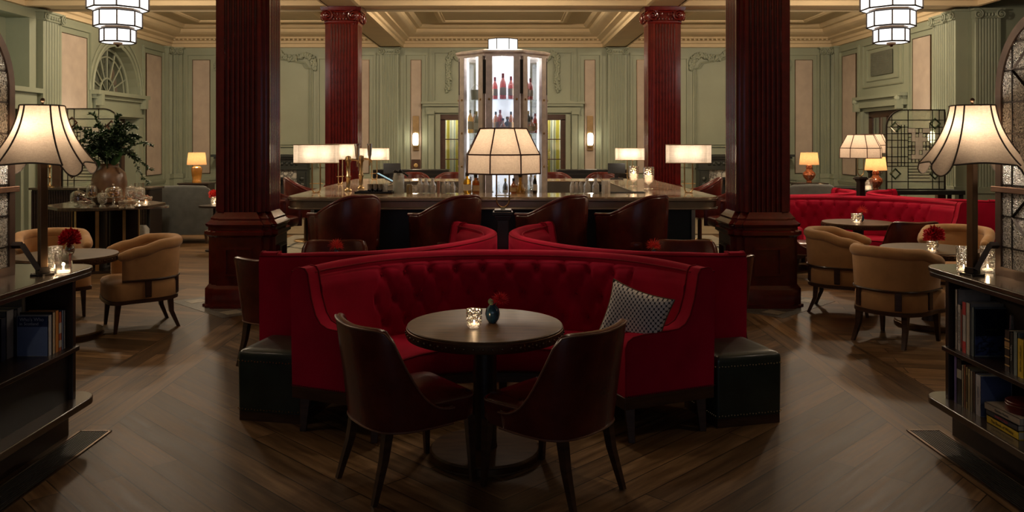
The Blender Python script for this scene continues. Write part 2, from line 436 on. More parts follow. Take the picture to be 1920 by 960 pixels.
# ---- floor
def floor_mat():
    m, nt, b = _base('oak_chevron_floor'); setp(b, rough=0.42, spec=0.16)
    g = nt.nodes.new('ShaderNodeNewGeometry'); sp = nt.nodes.new('ShaderNodeSeparateXYZ'); nt.links.new(g.outputs['Position'], sp.inputs[0])
    ax = math_n(nt, 'ABSOLUTE', sp.outputs[0])
    def bricks(vx, vy, ang, L=1.7, H=0.15):
        cb = nt.nodes.new('ShaderNodeCombineXYZ'); nt.links.new(vx, cb.inputs[0]); nt.links.new(vy, cb.inputs[1])
        mp = nt.nodes.new('ShaderNodeMapping'); mp.inputs['Rotation'].default_value = (0, 0, ang); nt.links.new(cb.outputs[0], mp.inputs['Vector'])
        br = nt.nodes.new('ShaderNodeTexBrick'); nt.links.new(mp.outputs[0], br.inputs['Vector'])
        br.inputs['Scale'].default_value = 1.0; br.inputs['Brick Width'].default_value = L; br.inputs['Row Height'].default_value = H
        br.inputs['Mortar Size'].default_value = 0.0032; br.inputs['Mortar Smooth'].default_value = 0.1; br.inputs['Bias'].default_value = 0.0
        br.inputs['Color1'].default_value = (0, 0, 0, 1); br.inputs['Color2'].default_value = (1, 1, 1, 1); br.inputs['Mortar'].default_value = (0.5, 0.5, 0.5, 1)
        br.offset = 0.37
        mg = nt.nodes.new('ShaderNodeMapping'); mg.inputs['Scale'].default_value = (0.8, 11, 1); nt.links.new(mp.outputs[0], mg.inputs['Vector'])
        ns = nt.nodes.new('ShaderNodeTexNoise'); ns.noise_dimensions = '4D'; ns.inputs['Scale'].default_value = 2.2; ns.inputs['Detail'].default_value = 8; ns.inputs['Roughness'].default_value = 0.62
        nt.links.new(mg.outputs[0], ns.inputs['Vector']); nt.links.new(math_n(nt, 'MULTIPLY', br.outputs['Color'], 9.0), ns.inputs['W'])
        return br.outputs['Color'], br.outputs['Fac'], ns.outputs['Fac']
    A = bricks(ax, sp.outputs[1], R(-45)); B = bricks(sp.outputs[1], sp.outputs[0], 0.0); Cc = bricks(sp.outputs[0], sp.outputs[1], R(12))
    inner = math_n(nt, 'LESS_THAN', ax, 2.40); strip = math_n(nt, 'LESS_THAN', ax, 3.02)
    def pick(i):
        q = mix(nt, strip, Cc[i], B[i]); return mix(nt, inner, q, A[i])
    tone, gap, grain = pick(0), pick(1), pick(2)
    c = ramp(nt, grain, [(0.30, (0.050, 0.025, 0.010)), (0.5, (0.125, 0.070, 0.031)), (0.70, (0.215, 0.130, 0.065))])
    c = mix(nt, 0.42, c, tone, 'OVERLAY')
    c = mix(nt, gap, c, (0.015, 0.009, 0.005))
    e = math_n(nt, 'LESS_THAN', math_n(nt, 'ABSOLUTE', math_n(nt, 'SUBTRACT', ax, 2.40)), 0.004)
    e2 = math_n(nt, 'LESS_THAN', math_n(nt, 'ABSOLUTE', math_n(nt, 'SUBTRACT', ax, 3.02)), 0.004)
    c = mix(nt, math_n(nt, 'MAXIMUM', e, e2), c, (0.015, 0.009, 0.005))
    nt.links.new(c, b.inputs['Base Color'])
    r_ = math_n(nt, 'MULTIPLY_ADD', grain, 0.25, 0.30); nt.links.new(r_, b.inputs['Roughness'])
    h = math_n(nt, 'SUBTRACT', grain, math_n(nt, 'MULTIPLY', gap, 1.5)); bump(nt, b, h, 0.25, 0.004)
    return m
tag(MB().b2(-13, 13, -4.5, 23, -0.1, 0).build('floor', floor_mat(), smooth=0), kind='structure')
def mosaic_mat(name, c1, c2, sc=70):
    m, nt, b = _base(name); setp(b, rough=0.3)
    v = coords(nt); vo = nt.nodes.new('ShaderNodeTexVoronoi'); vo.inputs['Scale'].default_value = sc; nt.links.new(v, vo.inputs['Vector'])
    nt.links.new(ramp(nt, vo.outputs['Distance'], [(0.2, c1), (0.6, c2)]), b.inputs['Base Color']); return m
M_mos_d = mosaic_mat('dark_mosaic', (0.03, 0.035, 0.03), (0.14, 0.13, 0.11)); M_mos_l = mosaic_mat('pale_marble', (0.42, 0.38, 0.30), (0.30, 0.27, 0.21), 20)
# inlaid stone: diamonds round the columns and the pale floor beyond the bar
for sx in (-1, 1):
    for (cx, cy) in ((sx * 2.77, 9.03), (sx * 2.82, 14.75)):
        q = 0.86
        tag(MB().prism([(cx + q, cy), (cx, cy + q), (cx - q, cy), (cx, cy - q)], 0.0, 0.003).build('trim_floor_diamond', M_mos_d, smooth=0), kind='structure')
        for (dx, dy) in ((0.58, 0), (-0.58, 0), (0, -.58), (0, .58)):
            e = 0.13
            tag(MB().prism([(cx + dx + e, cy + dy), (cx + dx, cy + dy + e), (cx + dx - e, cy + dy), (cx + dx, cy + dy - e)], 0.003, 0.005).build('trim_floor_diamond_centre', M_mos_l, smooth=0), kind='structure')
mb = MB()
mb.b2(-3.9, -2.35, 12.6, 15.4, 0, 0.0025).b2(2.35, 3.9, 12.6, 15.4, 0, 0.0025).b2(-2.35, 2.35, 13.5, 15.4, 0, 0.0025)
tag(mb.build('trim_pale_stone_floor', M_mos_l, smooth=0), kind='structure')
mb = MB()
for sx in (-1, 1):
    mb.box(sx * 3.2, 13.4, 0.004, 1.3, 0.07, 0.003, rz=sx * R(40)); mb.box(sx * 3.2, 14.3, 0.004, 1.5, 0.05, 0.003, rz=sx * R(-35)); mb.box(sx * 3.55, 13.6, 0.004, 0.06, 1.9, 0.003)
tag(mb.build('trim_dark_floor_lines', M_mos_d, smooth=0), kind='structure')
tag(MB().b2(-8.28, 8.22, 15.4, 20.6, 0, 0.03).build('trim_raised_hearth_floor', plain('worn_boards', (0.20, 0.15, 0.09), 0.5, 0.15, 4), smooth=0), kind='structure')

# ---- walls
def rect(x0, x1, z0, z1): return [(x0, z0), (x1, z0), (x1, z1), (x0, z1)]
DOOR_W, DOOR_H = 1.56, 2.42
tag(MB(MBACK).poly_holes(rect(-9.2, 9.2, 0, 5.0), [rect(-DOOR_W, DOOR_W, 0.02, DOOR_H)], -0.3).build('wall_back', M_green, smooth=0), kind='structure')
arch_hole = arch_pts(16.75, 18.75, 2.78, 3.78)
tag(MB(MLEFT).poly_holes(rect(11.0, 20.6, 0, 5.0), [arch_hole, rect(16.85, 18.65, 0.02, 2.25), rect(12.6, 14.35, 2.70, 3.9), rect(12.7, 14.2, 0.02, 2.3)], -0.35).build('wall_left', M_green, smooth=0), kind='structure')
tag(MB().b2(-8.64, -8.28, -4, 11.0, 0, 5).build('wall_left_front', M_green, smooth=0), kind='structure')
tag(MB(MRIGHT).poly_holes(rect(14.6, 20.6, 0, 5.0), [rect(16.95, 18.85, 0.02, 2.42)], -0.35).build('wall_right', M_green, smooth=0), kind='structure')
tag(MB().b2(8.22, 11.0, 14.6, 14.95, 0, 5).build('wall_right_return', M_green, smooth=0), kind='structure')
M_teal = plain('dark_teal_paint', (0.05, 0.075, 0.065), 0.6, 0.08, 2)
tag(MB().b2(10.6, 10.95, -4, 14.6, 0, 5).build('wall_right_front', M_teal, smooth=0), kind='structure')
tag(MB().b2(-13, 13, -4.5, 23, CEIL, CEIL + 0.1).build('ceiling', M_ceil, smooth=0), kind='structure')
tag(MB().b2(-9.2, -8.63, 12.3, 21, 0, 5).build('wall_left_recess', M_green, smooth=0), kind='structure')
tag(MB().b2(8.57, 9.0, 14.9, 21, 0, 5).build('wall_right_recess', M_black, smooth=0), kind='structure')

# ceiling beams
mb = MB()
XB = 2.78
for sx in (-1, 1): mb.b2(sx * XB - 0.26, sx * XB + 0.26, -3.5, YB, 4.10, CEIL)
beams = mb.build('trim_ceiling_beam_long', M_cream, smooth=0); tag(beams, kind='structure')
for y in (1.9, 9.03, 14.58):
    tag(MB().b2(-8.28, 10.6 if y < 14 else 8.22, y - 0.27, y + 0.27, 4.12, CEIL).b2(-8.28, 8.22, y - 0.30, y + 0.30, 4.30, CEIL).build('trim_ceiling_beam_cross', M_cream, smooth=0), kind='structure')
# coffer cornices: stepped crown round each bay and a flat ring moulding
def sweep_rect(mb, x0, x1, y0, y1, prof):
    """prof: (inset, z) points swept round the rectangle"""
    rings = []
    for (cx, cy, sx, sy) in ((x0, y0, 1, 1), (x1, y0, -1, 1), (x1, y1, -1, -1), (x0, y1, 1, -1)):
        rings.append([(cx + sx * i, cy + sy * i, z) for i, z in prof])
    rings.append(rings[0]); mb.loft(rings, False, False)
k = 0
for (x0, x1) in ((XL, -XB - .26), (-XB + .26, XB - .26), (XB + .26, XR)):
    for (y0, y1) in ((2.2, 8.73), (9.33, 14.28), (14.88, YB)):
        mb = MB()
        far = y1 == YB
        sweep_rect(mb, x0, x1, y0, y1, [(0.0, 4.08), (0.05, 4.09), (0.05, 4.17), (0.09, 4.19), (0.09, 4.25), (0.20, 4.29), (0.20, 4.33), (0.32, 4.36), (0.40, 4.43), (0.42, 4.50), (0.50, 4.51), (0.56, 4.56), (0.56, 4.60)])
        sweep_rect(mb, x0 + 1.0, x1 - 1.0, y0 + 1.0, y1 - 1.0, [(0, 4.6), (0, 4.57), (0.03, 4.555), (0.10, 4.555), (0.13, 4.575), (0.16, 4.57), (0.16, 4.6)])
        if not far:
            pass
        tag(mb.build('trim_ceiling_cornice', M_cream, smooth=30, keep=False), kind='structure')
# small beads under the cornice along the back wall
mb = MB(MBACK)
for i in range(150):
    x = -8.1 + i * 16.2 / 149
    if abs(abs(x) - XB) > .3: mb.box(x, 0.205, 4.262, 0.045, 0.02, 0.035)
tag(mb.build('trim_cornice_dentils', M_cream, smooth=0), kind='structure')
# picture rail, dado and skirting on the three walls
for nm, M_, a, b_, gaps in (('back', MBACK, -8.28, 8.22, [(-1.9, 1.9), (-7.3, -4.5), (4.5, 7.3)]), ('left', MLEFT, 11, 20.6, [(16.6, 18.9), (12.3, 14.45)]), ('right', MRIGHT, 14.6, 20.6, [(16.7, 19.1)])):
    segs = []; cur = a
    for g0, g1 in sorted(gaps): segs.append((cur, g0)); cur = g1
    segs.append((cur, b_)); mb = MB(M_)
    for s0, s1 in segs:
        mb.b2(s0, s1, 0, .05, 0, .22); mb.b2(s0, s1, 0, .03, .22, .26); mb.b2(s0, s1, 0, .04, .78, .84); mb.b2(s0, s1, 0, .025, .74, .78)
    tag(mb.build('baseboard_' + nm, M_green, smooth=0), kind='structure')

# ---- wall ornament
def frame_mold(mb, x0, x1, z0, z1, w=0.05, t=0.03):
    for (a, b_, c, d) in ((x0, x1, z1 - w, z1), (x0, x1, z0, z0 + w), (x0, x0 + w, z0 + w, z1 - w), (x1 - w, x1, z0 + w, z1 - w)):
        mb.b2(a, b_, 0, t, c, d)
    i = w * .35
    for (a, b_, c, d) in ((x0 + i, x1 - i, z1 - w + i * .2, z1 - i), (x0 + i, x1 - i, z0 + i, z0 + w - i * .2), (x0 + i, x0 + w - i * .2, z0 + w, z1 - w), (x1 - w + i * .2, x1 - i, z0 + w, z1 - w)):
        mb.b2(a, b_, t, t + .012, c, d)
def volute(mb, cx, cz, y, r, t=0.05, s=1):
    """flat scroll in local x,z standing t proud of y"""
    pts = []
    for k in range(40):
        a = k / 39 * 2 * PI * 1.9; rr = r * (1 - k / 39 * 0.85)
        pts.append((cx + s * rr * math.cos(a + PI / 2), y + t * .5 + k / 39 * t * .3, cz + rr * math.sin(a + PI / 2)))
    mb.tube(pts, [max(.006, r * .20 * (1 - .55 * k / 39)) for k in range(40)], 6)
    mb.ball((cx, y + t * .7, cz), r * .2, 8, 6)
def pilaster(M_, cx, w=0.46, z0=0.0, z1=FRIEZE, t=0.09, nf=6, tip=None):
    mb = MB(M_)
    pts = [(cx - w / 2, 0), (cx - w / 2, t)]; e = .04; fw = (w - 2 * e) / nf
    for i in range(nf):
        a = cx - w / 2 + e + i * fw; g = fw * .12
        pts += [(a + g, t)]
        for k in range(1, 5): 
            an = PI * k / 5; pts.append((a + g + (fw - 2 * g) * (1 - math.cos(an)) / 2, t - .022 * math.sin(an)))
        pts += [(a + fw - g, t)]
    pts += [(cx + w / 2, t), (cx + w / 2, 0)]
    mb.prism(pts, z0 + .95, z1 - .16)
    mb.b2(cx - w / 2 - .04, cx + w / 2 + .04, 0, t + .05, z0 + .84, z0 + .95)
    mb.b2(cx - w / 2 - .03, cx + w / 2 + .03, 0, t + .03, z0, z0 + .84)
    mb.b2(cx - w / 2 - .05, cx + w / 2 + .05, 0, t + .06, z0, z0 + .22)
    o = mb.build('trim_pilaster', M_green, smooth=30); tag(o, kind='structure')
    mb = MB(M_)
    mb.b2(cx - w / 2 - .01, cx + w / 2 + .01, 0, t + .02, z1 - .17, z1 - .03); mb.b2(cx - w / 2 - .05, cx + w / 2 + .05, 0, t + .05, z1 - .035, z1)
    for s in (-1, 1): volute(mb, cx + s * (w / 2 - .02), z1 - .105, t + .02, .085, .07, s)
    for i in range(5): mb.ball((cx + (i - 2) * w * .13, t + .03, z1 - .11), (w * .05, .025, .035), 8, 6)
    c = mb.build('capital', M_green, smooth=40, parent=o)
    return o
for cx in (-2.84, 2.86, -4.05 + .0, 4.08, -7.75, 7.75): pass
pilaster(MBACK, -2.82); pilaster(MBACK, 2.84)
for cx in (-8.07, 8.0): pilaster(MBACK, cx, 0.22, nf=3)
pilaster(MLEFT, 20.38, 0.26, nf=3); pilaster(MRIGHT, 20.38, 0.26, nf=3)
pilaster(MLEFT, 14.98, 0.62, nf=6, t=.12)
pilaster(MRIGHT, 15.3, 0.5, nf=6, t=.14)
MRET = Matrix(((1, 0, 0, 0), (0, -1, 0, 14.6), (0, 0, 1, 0), (0, 0, 0, 1)))
pilaster(MRET, 8.5, 0.44, nf=7, t=.12)
M_corner = Matrix(((0, -1, 0, 8.22 - .0), (1, 0, 0, 0), (0, 0, 1, 0), (0, 0, 0, 1)))
pilaster(M_corner, 14.78, 0.34, nf=4, t=.22)

def fabric_panel(M_, x0, x1, z0, z1, label):
    root = thing('fabric_wall_panel', label, 'wall panel', tuple(M_ @ Vector(((x0 + x1) / 2, 0.0, z0))), kind='thing', group='beige woven wall panels')
    Mi = root.matrix_basis.inverted() if False else Matrix.Translation(-Vector(root.location)) @ M_
    MB(Mi).b2(x0 + .012, x1 - .012, .002, .018, z0 + .012, z1 - .012).build('fabric', M_panel, root, smooth=0)
    mb = MB(Mi)
    for (a, b_, c, d) in ((x0, x1, z1 - .012, z1), (x0, x1, z0, z0 + .012), (x0, x0 + .012, z0, z1), (x1 - .012, x1, z0, z1)): mb.b2(a, b_, .002, .026, c, d)
    mb.build('edging', M_bronze, root, smooth=0)
    mb = MB(M_); frame_mold(mb, x0 - .17, x1 + .17, z0 - .17, z1 + .17, .06); tag(mb.build('trim_panel_frame', M_green, smooth=0), kind='structure')
fabric_panel(MBACK, -7.73, -7.29, .95, 3.78, 'beige woven panel on the back wall, leftmost, behind the small lamp')
fabric_panel(MBACK, 7.27, 7.71, .95, 3.78, 'beige woven panel on the back wall, rightmost, behind the small lamp')
fabric_panel(MBACK, -2.30, -2.03, .95, 3.78, 'narrow beige panel behind the wall light left of the bar tower')
fabric_panel(MBACK, 2.03, 2.30, .95, 3.78, 'narrow beige panel behind the wall light right of the bar tower')
fabric_panel(MBACK, -3.68, -3.33, .95, 3.78, 'beige wall panel half hidden by the rear left column')
fabric_panel(MBACK, 3.33, 3.68, .95, 3.78, 'beige wall panel half hidden by the rear right column')
fabric_panel(MLEFT, 15.42, 16.42, .95, 3.80, 'wide beige panel on the left wall before the arched fanlight')
fabric_panel(MLEFT, 19.15, 20.0, .95, 3.80, 'beige panel on the left wall beyond the arched fanlight')
fabric_panel(MRIGHT, 15.85, 16.55, .95, 3.80, 'wide beige panel on the right wall above the big shaded lamp')
fabric_panel(MRIGHT, 19.2, 19.98, .95, 3.80, 'beige panel on the right wall between corner and air grille')

# large plain wall panels with curved heads beside the fireplaces, and garlands
def wavy_panel(cx, hw):
    mb = MB(MBACK)
    pts = [(cx - hw, 1.62), (cx - hw, 3.55), (cx - hw + .10, 3.58), (cx - hw + .18, 3.70), (cx - hw * .5, 3.78), (cx, 3.86), (cx + hw * .5, 3.78), (cx + hw - .18, 3.70), (cx + hw - .10, 3.58), (cx + hw, 3.55), (cx + hw, 1.62)]
    P = [(x, .02, z) for x, z in pts]; mb.tube(P + [P[0]], .028, 6)
    P = [(cx + (x - cx) * .93, .02, 1.62 + (z - 1.62) * .97 + .05) for x, z in pts]; mb.tube(P + [P[0]], .014, 6)
    tag(mb.build('trim_arched_panel', M_green), kind='structure')
def garland(pts, name='trim_plaster_garland'):
    mb = MB(MBACK); rnd = random.Random(int(abs(pts[0][0]) * 100)); mb.tube(cr([(x, .02, z) for x, z in pts], 8), .03, 6)
    P = cr([(x, .045, z) for x, z in pts], 16)
    for i, p in enumerate(P):
        u = i / len(P); r = .05 * (0.7 + .6 * abs(math.sin(u * 7)))
        for q in range(3):
            mb.ball((p.x + rnd.uniform(-r, r), p.y + rnd.uniform(-.01, .02), p.z + rnd.uniform(-r, r)), (.032, .030, .034), 6, 4)
    tag(mb.build(name, M_green), kind='structure')
for s in (-1, 1):
    wavy_panel(s * 5.9, 1.15)
    mb = MB(MBACK); frame_mold(mb, s * 4.42 - .2, s * 4.42 + .2, 1.1, 3.85, .05); tag(mb.build('trim_panel_frame', M_green, smooth=0), kind='structure')
    c = s * 5.9
    for q in (-1, 1):
        garland([(c + q * 1.22, 3.55), (c + q * 1.18, 3.75), (c + q * 1.0, 3.9), (c + q * .8, 3.84), (c + q * .55, 3.82), (c + q * .35, 3.95)])
        garland([(c + q * .35, 3.95), (c + q * .1, 3.78)])
    garland([(s * 1.38, 3.0), (s * 1.34, 3.3), (s * 1.36, 3.6), (s * 1.32, 3.86), (s * 1.22, 3.95)])
    garland([(s * 1.22, 3.95), (s * 1.05, 3.75), (s * .8, 3.62)])
mb = MB(MBACK)
frame_mold(mb, -1.75, 1.75, 2.72, 4.0, .05)
for s in (-1, 1): mb.b2(s * 1.84 - .012, s * 1.84 + .012, 0, .02, 2.6, 4.08)
tag(mb.build('trim_overdoor_panel', M_green, smooth=0), kind='structure')
# door surround on the back wall: jambs, entablature, brackets
mb = MB(MBACK)
for s in (-1, 1):
    mb.b2(s * 1.62 - .06, s * 1.62 + .06, 0, .06, 0, 2.42); mb.b2(s * 1.78 - .07, s * 1.78 + .07, 0, .09, 0, 2.42); mb.b2(s * 1.80 - .10, s * 1.80 + .10, 0, .15, 2.42, 2.50)
mb.b2(-1.92, 1.92, 0, .08, 2.46, 2.62); mb.b2(-1.98, 1.98, 0, .16, 2.62, 2.68); mb.b2(-2.02, 2.02, 0, .20, 2.68, 2.73)
tag(mb.build('trim_door_surround', M_green, smooth=0), kind='structure')
# glazed double doors with two side leaves
M_doorwood = wood('brown_door_wood', (0.035, 0.014, 0.008), (0.07, 0.028, 0.014), 0.4)
dr = thing('door_1', 'brown glazed doors behind the bar tower, with small panes', 'door', (0, YB - .02, 0), kind='structure')
mb = MB()
mb.b2(-1.56, 1.56, .05, .14, 2.28, 2.42)
for s in (-1, 1):
    mb.b2(s * 1.56, s * 1.44, .05, .14, 0, 2.3); mb.b2(s * 1.12, s * .98, .05, .14, 0, 2.3)
    mb.b2(s * 1.44, s * 1.12, .05, .12, 0, .9); mb.b2(s * .98, 0, .05, .12, 0, .3); mb.b2(s * .06, 0, .05, .12, .3, 2.3)
mb.build('frame', M_doorwood, dr, smooth=0)
mb = MB()
for s in (-1, 1):
    for z in (1.30, 1.80): mb.b2(s * 1.44, s * 1.12, .07, .10, z - .012, z + .012)
    for z in (.8, 1.30, 1.80): mb.b2(s * .98, s * .06, .07, .10, z - .012, z + .012)
mb.build('glazing_bar', M_doorwood, dr, smooth=0)
M_pane = glass('door_glass', (0.9, 0.93, 0.9), 0.08)
for s in (-1, 1):
    MB().b2(s * 1.44, s * 1.12, .08, .085, .9, 2.28).build('pane', M_pane, dr, smooth=0)
    MB().b2(s * .98, s * .06, .08, .085, .3, 2.28).build('pane', M_pane, dr, smooth=0)
# striped curtains in the lit room beyond
def stripe_mat():
    m, nt, b = _base('striped_curtain'); setp(b, rough=0.9)
    g = nt.nodes.new('ShaderNodeTexCoord'); wv = nt.nodes.new('ShaderNodeTexWave'); wv.inputs['Scale'].default_value = 1.3; wv.inputs['Distortion'].default_value = 0.4
    nt.links.new(g.outputs['Object'], wv.inputs['Vector'])
    nt.links.new(ramp(nt, wv.outputs['Fac'], [(0.2, (0.50, 0.42, 0.06)), (0.45, (0.85, 0.88, 0.80)), (0.7, (0.12, 0.15, 0.14)), (0.9, (0.75, 0.75, 0.62))]), b.inputs['Base Color']); return m
mb = MB(); mb.grid(lambda u, v: (-2.3 + 4.6 * u, 21.9 + .05 * math.sin(u * 150), 0.0 + 3.0 * v), 240, 2)
tag(mb.build('striped_curtains', stripe_mat()), 'yellow and grey striped curtains seen through the glass doors', 'curtain')
tag(MB().b2(-2.4, 2.4, 22.0, 22.1, 0, 3.2).b2(-2.5, -2.4, 20.9, 22.1, 0, 3.2).b2(2.4, 2.5, 20.9, 22.1, 0, 3.2).b2(-2.5, 2.5, 20.9, 22.1, 3.2, 3.3).build('wall_beyond_doors', M_cream, smooth=0), kind='structure')
bulb((-1.3, 21.3, 2.5), 30, None, (1, .92, .8)); bulb((1.3, 21.3, 2.5), 30, None, (1, .92, .8))

# left wall: arched fanlight over a door, opening with reveal nearer
fl = thing('window_1', 'half round fanlight with radiating bars over the left doorway', 'window', (XL, 17.75, 2.78), kind='structure')
Mf = Matrix(((0, 1, 0, 0), (1, 0, 0, 0), (0, 0, 1, 0), (0, 0, 0, 1)))
mb = MB(Mf)
RR = 1.0
def arc(r, y, n=24, a0=0, a1=PI): return [(r * math.cos(a0 + (a1 - a0) * k / n), y, r * math.sin(a0 + (a1 - a0) * k / n)) for k in range(n + 1)]
mb.tube(arc(.95, -.22), .04, 6); mb.tube(arc(.78, -.22), .02, 6); mb.tube(arc(.32, -.22), .022, 6)
for k in range(1, 8):
    a = PI * k / 8; mb.tube([(.3 * math.cos(a), -.22, .3 * math.sin(a)), (.95 * math.cos(a), -.22, .95 * math.sin(a))], .018, 6)
for k in range(1, 4):
    a = PI * k / 4; mb.tube([(0, -.22, 0), (.32 * math.cos(a), -.22, .32 * math.sin(a))], .012, 6)
mb.b2(-1, 1, -.26, -.18, 0, .05); mb.build('fan_bars', M_green, fl)
MB(Mf).poly_holes([(x, z) for x, y, z in arc(.95, 0)], [], .01).build('pane', glass('dusky_glass', (0.35, 0.40, 0.33), 0.1), fl, smooth=0).location = (-.24, 0, 0)
mb = MB(MLEFT)
P = [(17.75 + 1.08 * math.cos(PI * k / 30), .0, 2.78 + 1.08 * math.sin(PI * k / 30)) for k in range(31)]
for (r, w_, t) in ((1.10, .05, .05), (1.22, .03, .03)):
    mb.tube([(17.75 + r * math.cos(PI * k / 30), .015, 2.78 + r * math.sin(PI * k / 30)) for k in range(31)], w_ * .7, 6)
mb.box(17.75, .05, 3.86, .12, .12, .22)
mb.b2(16.55, 18.95, 0, .20, 2.70, 2.78); mb.b2(16.6, 18.9, 0, .12, 2.62, 2.70); mb.b2(16.7, 18.8, 0, .06, 2.36, 2.62); mb.b2(16.65, 18.85, 0, .10, 2.28, 2.36)
for s in (16.72, 18.78):
    mb.b2(s - .09, s + .09, 0, .07, 0, 2.28); mb.b2(s - .06, s + .06, .07, .20, 2.48, 2.70)
mb.b2(12.3, 14.6, 0, .16, 2.60, 2.68); mb.b2(12.35, 14.55, 0, .08, 2.36, 2.60); mb.b2(12.35, 14.5, 0, .12, 2.30, 2.36)
mb.b2(14.35, 14.55, 0, .06, 2.68, 3.96); mb.b2(12.3, 14.5, 0, .07, 3.9, 4.0)
for s in (12.5, 14.4): mb.b2(s - .09, s + .09, 0, .07, 0, 2.30)
tag(mb.build('trim_left_doorways', M_green, smooth=30), kind='structure')
M_dark = plain('dark_passage', (0.03, 0.025, 0.02), 0.7)
d2 = thing('door_2', 'dark doorway under the arched fanlight', 'door', (XL - .3, 17.75, 0), kind='structure')
MB().b2(0, .05, -.9, .9, 0, 2.25).build('leaf', M_doorwood, d2, smooth=0)
mb = MB()
for a in (-.45, .45): 
    for z0, z1 in ((.2, 1.0), (1.1, 2.1)):
        mb.b2(.05, .065, a - .3, a + .3, z0, z0 + .03).b2(.05, .065, a - .3, a + .3, z1 - .03, z1).b2(.05, .065, a - .3, a - .27, z0, z1).b2(.05, .065, a + .27, a + .3, z0, z1)
mb.build('panel_moulding', M_doorwood, d2, smooth=0)
d3 = thing('door_3', 'dark door on the near left wall beside the glass screen', 'door', (XL - .3, 13.45, 0), kind='structure')
MB().b2(0, .05, -.75, .75, 0, 2.3).build('leaf', M_doorwood, d3, smooth=0)
mb = MB()
for a in (-.37, .37): 
    for z0, z1 in ((.2, 1.0), (1.1, 2.1)):
        mb.b2(.05, .065, a - .25, a + .25, z0, z0 + .03).b2(.05, .065, a - .25, a + .25, z1 - .03, z1).b2(.05, .065, a - .25, a - .22, z0, z1).b2(.05, .065, a + .22, a + .25, z0, z1)
mb.build('panel_moulding', M_doorwood, d3, smooth=0)
bulb((XL - .15, 13.0, 3.5), 3, col=(0.9, 1.0, 0.85))

# right wall: door with surround and air grille
d4 = thing('door_4', 'tall glazed brown door on the right wall under the air grille', 'door', (XR + .12, 17.9, 0), kind='structure')
mb = MB(); mb.b2(0, .06, -.95, .95, 2.28, 2.42)
for s in (-1, 0, 1): mb.b2(0, .06, s * .88 - .08, s * .88 + .08, 0, 2.3)
for s in (-.44, .44): mb.b2(0, .06, s - .38, s + .38, 0, .7)
mb.build('frame', M_doorwood, d4, smooth=0)
mb = MB()
for s in (-.44, .44):
    for z in (1.1, 1.5, 1.9): mb.b2(.01, .04, s - .38, s + .38, z - .012, z + .012)
    mb.b2(.01, .04, s - .012, s + .012, .7, 2.3)
mb.build('glazing_bar', M_doorwood, d4, smooth=0)
for s in (-.44, .44): MB().b2(.02, .025, s - .38, s + .38, .7, 2.3).build('pane', M_pane, d4, smooth=0)
mb = MB(MRIGHT)
mb.b2(16.75, 19.05, 0, .18, 2.68, 2.75); mb.b2(16.8, 19.0, 0, .10, 2.50, 2.68)
for s in (16.88, 18.92): mb.b2(s - .08, s + .08, 0, .07, 0, 2.42); mb.b2(s - .05, s + .05, .07, .2, 2.42, 2.68); mb.ball((s, .16, 2.64), .07, 10, 8)
frame_mold(mb, 16.95, 18.85, 2.95, 3.95, .05); frame_mold(mb, 17.15, 18.65, 3.08, 3.82, .03, .02)
tag(mb.build('trim_right_doorway', M_green, smooth=0), kind='structure')
vt = thing('air_grille', 'square pierced air grille high on the right wall', 'air vent', tuple(MRIGHT @ Vector((17.9, 0, 3.2))))
MT = Matrix.Translation(-Vector(vt.location)) @ MRIGHT
mb = MB(MT); mb.b2(17.4, 18.4, .02, .025, 3.2, 3.7); mb.build('backing', M_iron, vt, smooth=0)
mb = MB(MT)
for i in range(33): mb.b2(17.4 + i / 32 - .006, 17.4 + i / 32 + .006, .026, .036, 3.2, 3.7)
for i in range(17): mb.b2(17.4, 18.4, .026, .038, 3.2 + i / 32 - .005, 3.2 + i / 32 + .005)
mb.build('lattice', plain('grille_green_grey', (.13, .14, .105), .6), vt, smooth=0)

